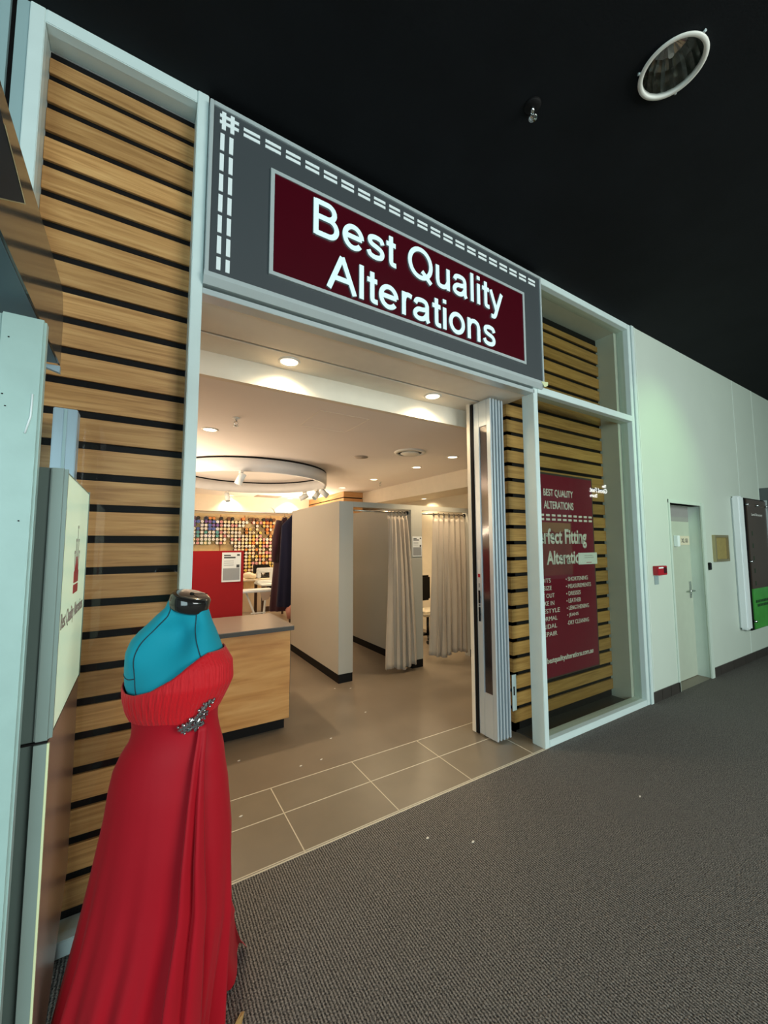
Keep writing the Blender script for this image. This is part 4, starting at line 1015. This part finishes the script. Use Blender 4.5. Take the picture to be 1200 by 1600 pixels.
def ringpt(th_, z, swell=0.0):
    l, r, hb_, dc = interp(sk, z); ct_, sn = math.cos(th_), math.sin(th_)
    cx_ = (l + r) / 2; a = (r - l) / 2 + swell
    t = max(0, min(1, (1.0 - z) / 1.0))
    fold = (.0015 * math.sin(th_ * 9 + .7) * t + .016 * math.sin(th_ * 14 + 1.1 + .8 * t + math.sin(th_ * 3)) * t ** 2.6 + .014 * math.sin(th_ * 25 + 2 * t) * t ** 3.4)
    k_ = 1 + fold / .2 * (1.4 if t > 0 else 0)
    x = cx_ + a * ct_ * k_; d = dc + (hb_ + swell) * sn * k_
    return x, d
# bodice: ruched band
N = 360; rows = []
cols = []
for i in range(N):
    th_ = 2 * math.pi * i / N
    x0, d0 = ringpt(th_, 1.2); zt = neck_z(x0) if math.sin(th_) < .2 else neck_z(x0) + .0
    zb = 1.085 + .012 * math.cos(th_ - .6) - .01 * math.exp(-((th_ - 5.3) / .3) ** 2)
    cols.append((th_, zt, zb))
K = 22
for k in range(K):
    row = []
    for i, (th_, zt, zb) in enumerate(cols):
        t = k / (K - 1); z = zt + (zb - zt) * t
        puff = .0015 + .005 * math.sin(math.pi * t) ** .8 + .003 * t
        ru = .0009 * math.sin(th_ * 88 + 2.6 * math.sin(2.4 * t + th_ * 5)) + .0007 * math.sin(th_ * 51 + 3 * math.sin(2 * t + 2 * th_))
        x, d = ringpt(th_, z, puff + ru * min(1, .3 + t * 3))
        row.append(P(x, d, z))
    rows.append(row)
top_in = [P(*(lambda q: (q[0], q[1]))(ringpt(th_, zt, -.002)), zt - .004) for th_, zt, zb in cols]
mb = MB(); mb.grid([top_in] + rows, wrap=True); mb.build('bodice', M['bod'], dz)
rows = []
N = 220
for k in range(70):
    z = 1.105 - (1.105 - .012) * (k / 69)
    row = []
    for i in range(N):
        th_ = 2 * math.pi * i / N; x, d = ringpt(th_, z); zz = z
        t = max(0, (.75 - z) / .75)
        # the back of the skirt trails away from the viewer on the right
        if d > 0:
            d *= 1 + .62 * t ** 1.6; wt = max(0, min(1, (x + .05) / .15)) * min(1, t * 1.6)
            g2 = math.exp(-((th_ - .80) / .36) ** 2) * max(0, min(1, (t - .2) / .4)); x += (.205 + .022 * t ** 3 - x) * g2; d += .10 * g2 * t ** 2
            x += (-.685 + x) * d / 1.29 * wt
            g_ = math.exp(-((th_ - .75) / .25) ** 2) * max(0, (.10 - z) / .10); d += .015 * g_
        p = P(x, d, zz); row.append((max(p[0], -.168 if z > .0 else p[0]), p[1], p[2]))
    rows.append(row)
mb = MB(); mb.grid(rows, wrap=True); mb.build('skirt', M['dress'], dz)
# overskirt drape falling from the brooch
rows = []
for k in range(60):
    t = k / 59; z = 1.062 - 1.03 * t; row = []
    l, r, hb_, dc = interp(sk, z)
    for i in range(33):
        u = i / 32
        w0 = .014 + .042 * min(1, t * 1.6) + .012 * t
        xc = .122 + .034 * min(1, t * 2.2) - .030 * t
        x = xc - w0 * .62 + w0 * 1.05 * u
        rel = max(-1, min(1, (x - (l + r) / 2) / ((r - l) / 2 * 1.06))); sn = math.sqrt(1 - rel * rel)
        f_ = .013 * math.sin(u * math.pi * 3.0 + .5) * min(1, t * 3) + .003 * math.sin(u * 17 + 3 * t) * t
        row.append(P(x + .006 * t * math.sin(u * 9), dc - hb_ * sn - .016 - .020 * t - f_, z))
    rows.append(row)
mb = MB(); mb.grid(rows); mb.build('sash', M['dress'], dz, solid=.004)
# brooch
bm_ = MB(); gp = []
random.seed(4)
br_pts = [(.076, 1.066, .011), (.088, 1.072, .011), (.098, 1.082, .010), (.102, 1.066, .012), (.112, 1.074, .012), (.110, 1.092, .009), (.120, 1.103, .009), (.126, 1.112, .008), (.134, 1.122, .009), (.142, 1.130, .007), (.150, 1.133, .006), (.122, 1.088, .009), (.130, 1.100, .007), (.094, 1.060, .009), (.118, 1.064, .009), (.083, 1.058, .007), (.107, 1.058, .008)]
def bsurf(x, z, out):
    l, r, hb_, dc = interp(sk, z); q_ = max(-.99, min(.99, (x - (l + r) / 2) / ((r - l) / 2 + .008))); sn = math.sqrt(1 - q_ * q_); return P(x, dc - (hb_ + .010) * sn - out, z)
def gem_(c, ln, wd, a_):
    u_ = er * math.cos(a_) + Vector((0, 0, 1)) * math.sin(a_); v_ = er * -math.sin(a_) + Vector((0, 0, 1)) * math.cos(a_); n_ = -ef; c = Vector(c)
    ring_ = [c + u_ * ln * math.cos(q) + v_ * wd * math.sin(q) for q in [k * math.pi / 4 for k in range(8)]]
    top_ = [c + (p - c) * .45 + n_ * wd * .7 for p in ring_]
    for k in range(8):
        bm_.poly([ring_[k], ring_[(k + 1) % 8], top_[(k + 1) % 8], top_[k]])
    bm_.poly(top_); bm_.poly([p - n_ * .004 for p in ring_][::-1])
for i_, (x, z, s_) in enumerate(br_pts):
    gem_(bsurf(x, z, .010), s_ * 1.25, s_ * .62, random.uniform(.2, 1.5))
    for q_ in range(3):
        a = random.uniform(0, 6.28); gem_(bsurf(x + s_ * .95 * math.cos(a), z + s_ * .95 * math.sin(a), .009), .0038, .003, a)
for f in bm_.b.faces: f.smooth = False
bm_.build('brooch', M['gem'], dz)

# ================================================================== SMALL LITTER
tag(MB().prism([(.335, 1.50, .003), (.352, 1.485, .003), (.368, 1.512, .012), (.358, 1.522, .006)], (0, 0, .0015)).build('leaf', M['leaf']), 'dry yellow leaf on the carpet at the hem of the gown', 'leaf')
for x, y, lb in ((.689, 3.178, 'white lint scrap on the vinyl left, nearest the threshold tiles'), (1.907, 4.146, 'white lint scrap on the vinyl in front of the near partition, left one'), (2.06, 4.06, 'white lint scrap on the vinyl in front of the near partition, right one'),
                 (1.896, 3.423, 'white lint scrap in the middle of the shop floor'), (1.407, 3.128, 'white lint scrap on the vinyl beside the counter corner'), (1.215, 2.871, 'white lint scrap just behind the threshold tiles, right one of pair'),
                 (1.056, 2.869, 'white lint scrap just behind the threshold tiles, left one of pair'), (1.399, 1.827, 'white lint scrap on the carpet, nearer the tiles'), (1.589, 1.676, 'white lint scrap on the carpet, further from the tiles'), (2.759, 1.399, 'white lint scrap on the carpet at the far right'), (.571, 2.545, 'white lint scrap on the threshold tile beside the gown')):
    s_ = .010
    tag(MB().prism([(x - s_, y, .0005), (x, y - s_ * .6, .0005), (x + s_ * 1.2, y + .002, .0005), (x + .002, y + s_ * .7, .0005)], (0, 0, .003)).build('lint_scrap', M['lint']), lb, 'lint', 'lint scraps on the floor')

# ================================================================== OPPOSITE SIDE OF THE MALL (seen mirrored in the window)
struct(MB().box(12.6, 16, -3.95, -3.8, 0, CZ).build('wall_opposite', M['portal']))
osg = thing('shop_sign', (14.1, -3.8, 3.2), 'small white lit sign reading The Good Feet Store, mirrored in the right window glass', 'sign')
def otext(t_, x0, x1, z0, z1):
    o = text(t_, osg, M['signface'], -x1, -x0, z0, z1, at=0, depth=.01, bold=.03)
    for v in o.data.vertices:
        wv = v.co + world_loc(osg); v.co = Vector((-wv.x, -3.79 - wv.y, wv.z)) - world_loc(osg)
otext('The', 14.35, 14.62, 3.63, 3.74); otext('Good Feet', 13.55, 14.65, 3.42, 3.60); otext('Store', 13.55, 14.0, 3.24, 3.37)

# each loose piece of these becomes a part of its own
def split_loose(o):
    me = o.data; bm = bmesh.new(); bm.from_mesh(me); bm.verts.ensure_lookup_table()
    seen = {}; isl = []
    for v in bm.verts:
        if v.index in seen: continue
        st_ = [v]; seen[v.index] = len(isl); cur = []
        while st_:
            x = st_.pop(); cur.append(x.index)
            for e in x.link_edges:
                y = e.other_vert(x)
                if y.index not in seen: seen[y.index] = len(isl); st_.append(y)
        isl.append(cur)
    bm.free()
    if len(isl) < 2 or len(isl) > 60: return
    for n_, cur in enumerate(isl[1:]):
        b2 = bmesh.new(); b2.from_mesh(me); b2.verts.ensure_lookup_table(); keep = set(cur)
        bmesh.ops.delete(b2, geom=[v for v in b2.verts if v.index not in keep], context='VERTS')
        m2 = me.copy(); b2.to_mesh(m2); b2.free()
        c = o.copy(); c.data = m2; COL.objects.link(c); c.parent = o.parent
    b2 = bmesh.new(); b2.from_mesh(me); b2.verts.ensure_lookup_table(); keep = set(isl[0])
    bmesh.ops.delete(b2, geom=[v for v in b2.verts if v.index not in keep], context='VERTS'); b2.to_mesh(me); b2.free()
for o in list(bpy.data.objects):
    if o.type == 'MESH' and o.parent and o.name.split('.')[0] in ('face_trim', 'sticker', 'stitch_mark', 'clip', 'flange', 'tab', 'curtain_ring', 'door_lock', 'slat', 'frame', 'upright', 'beam', 'panel_border', 'sign_edge', 'seam', 'window_frame', 'door_jamb', 'door_frame', 'reveal', 'print_mark', 'leg', 'paint_chip'):
        split_loose(o)
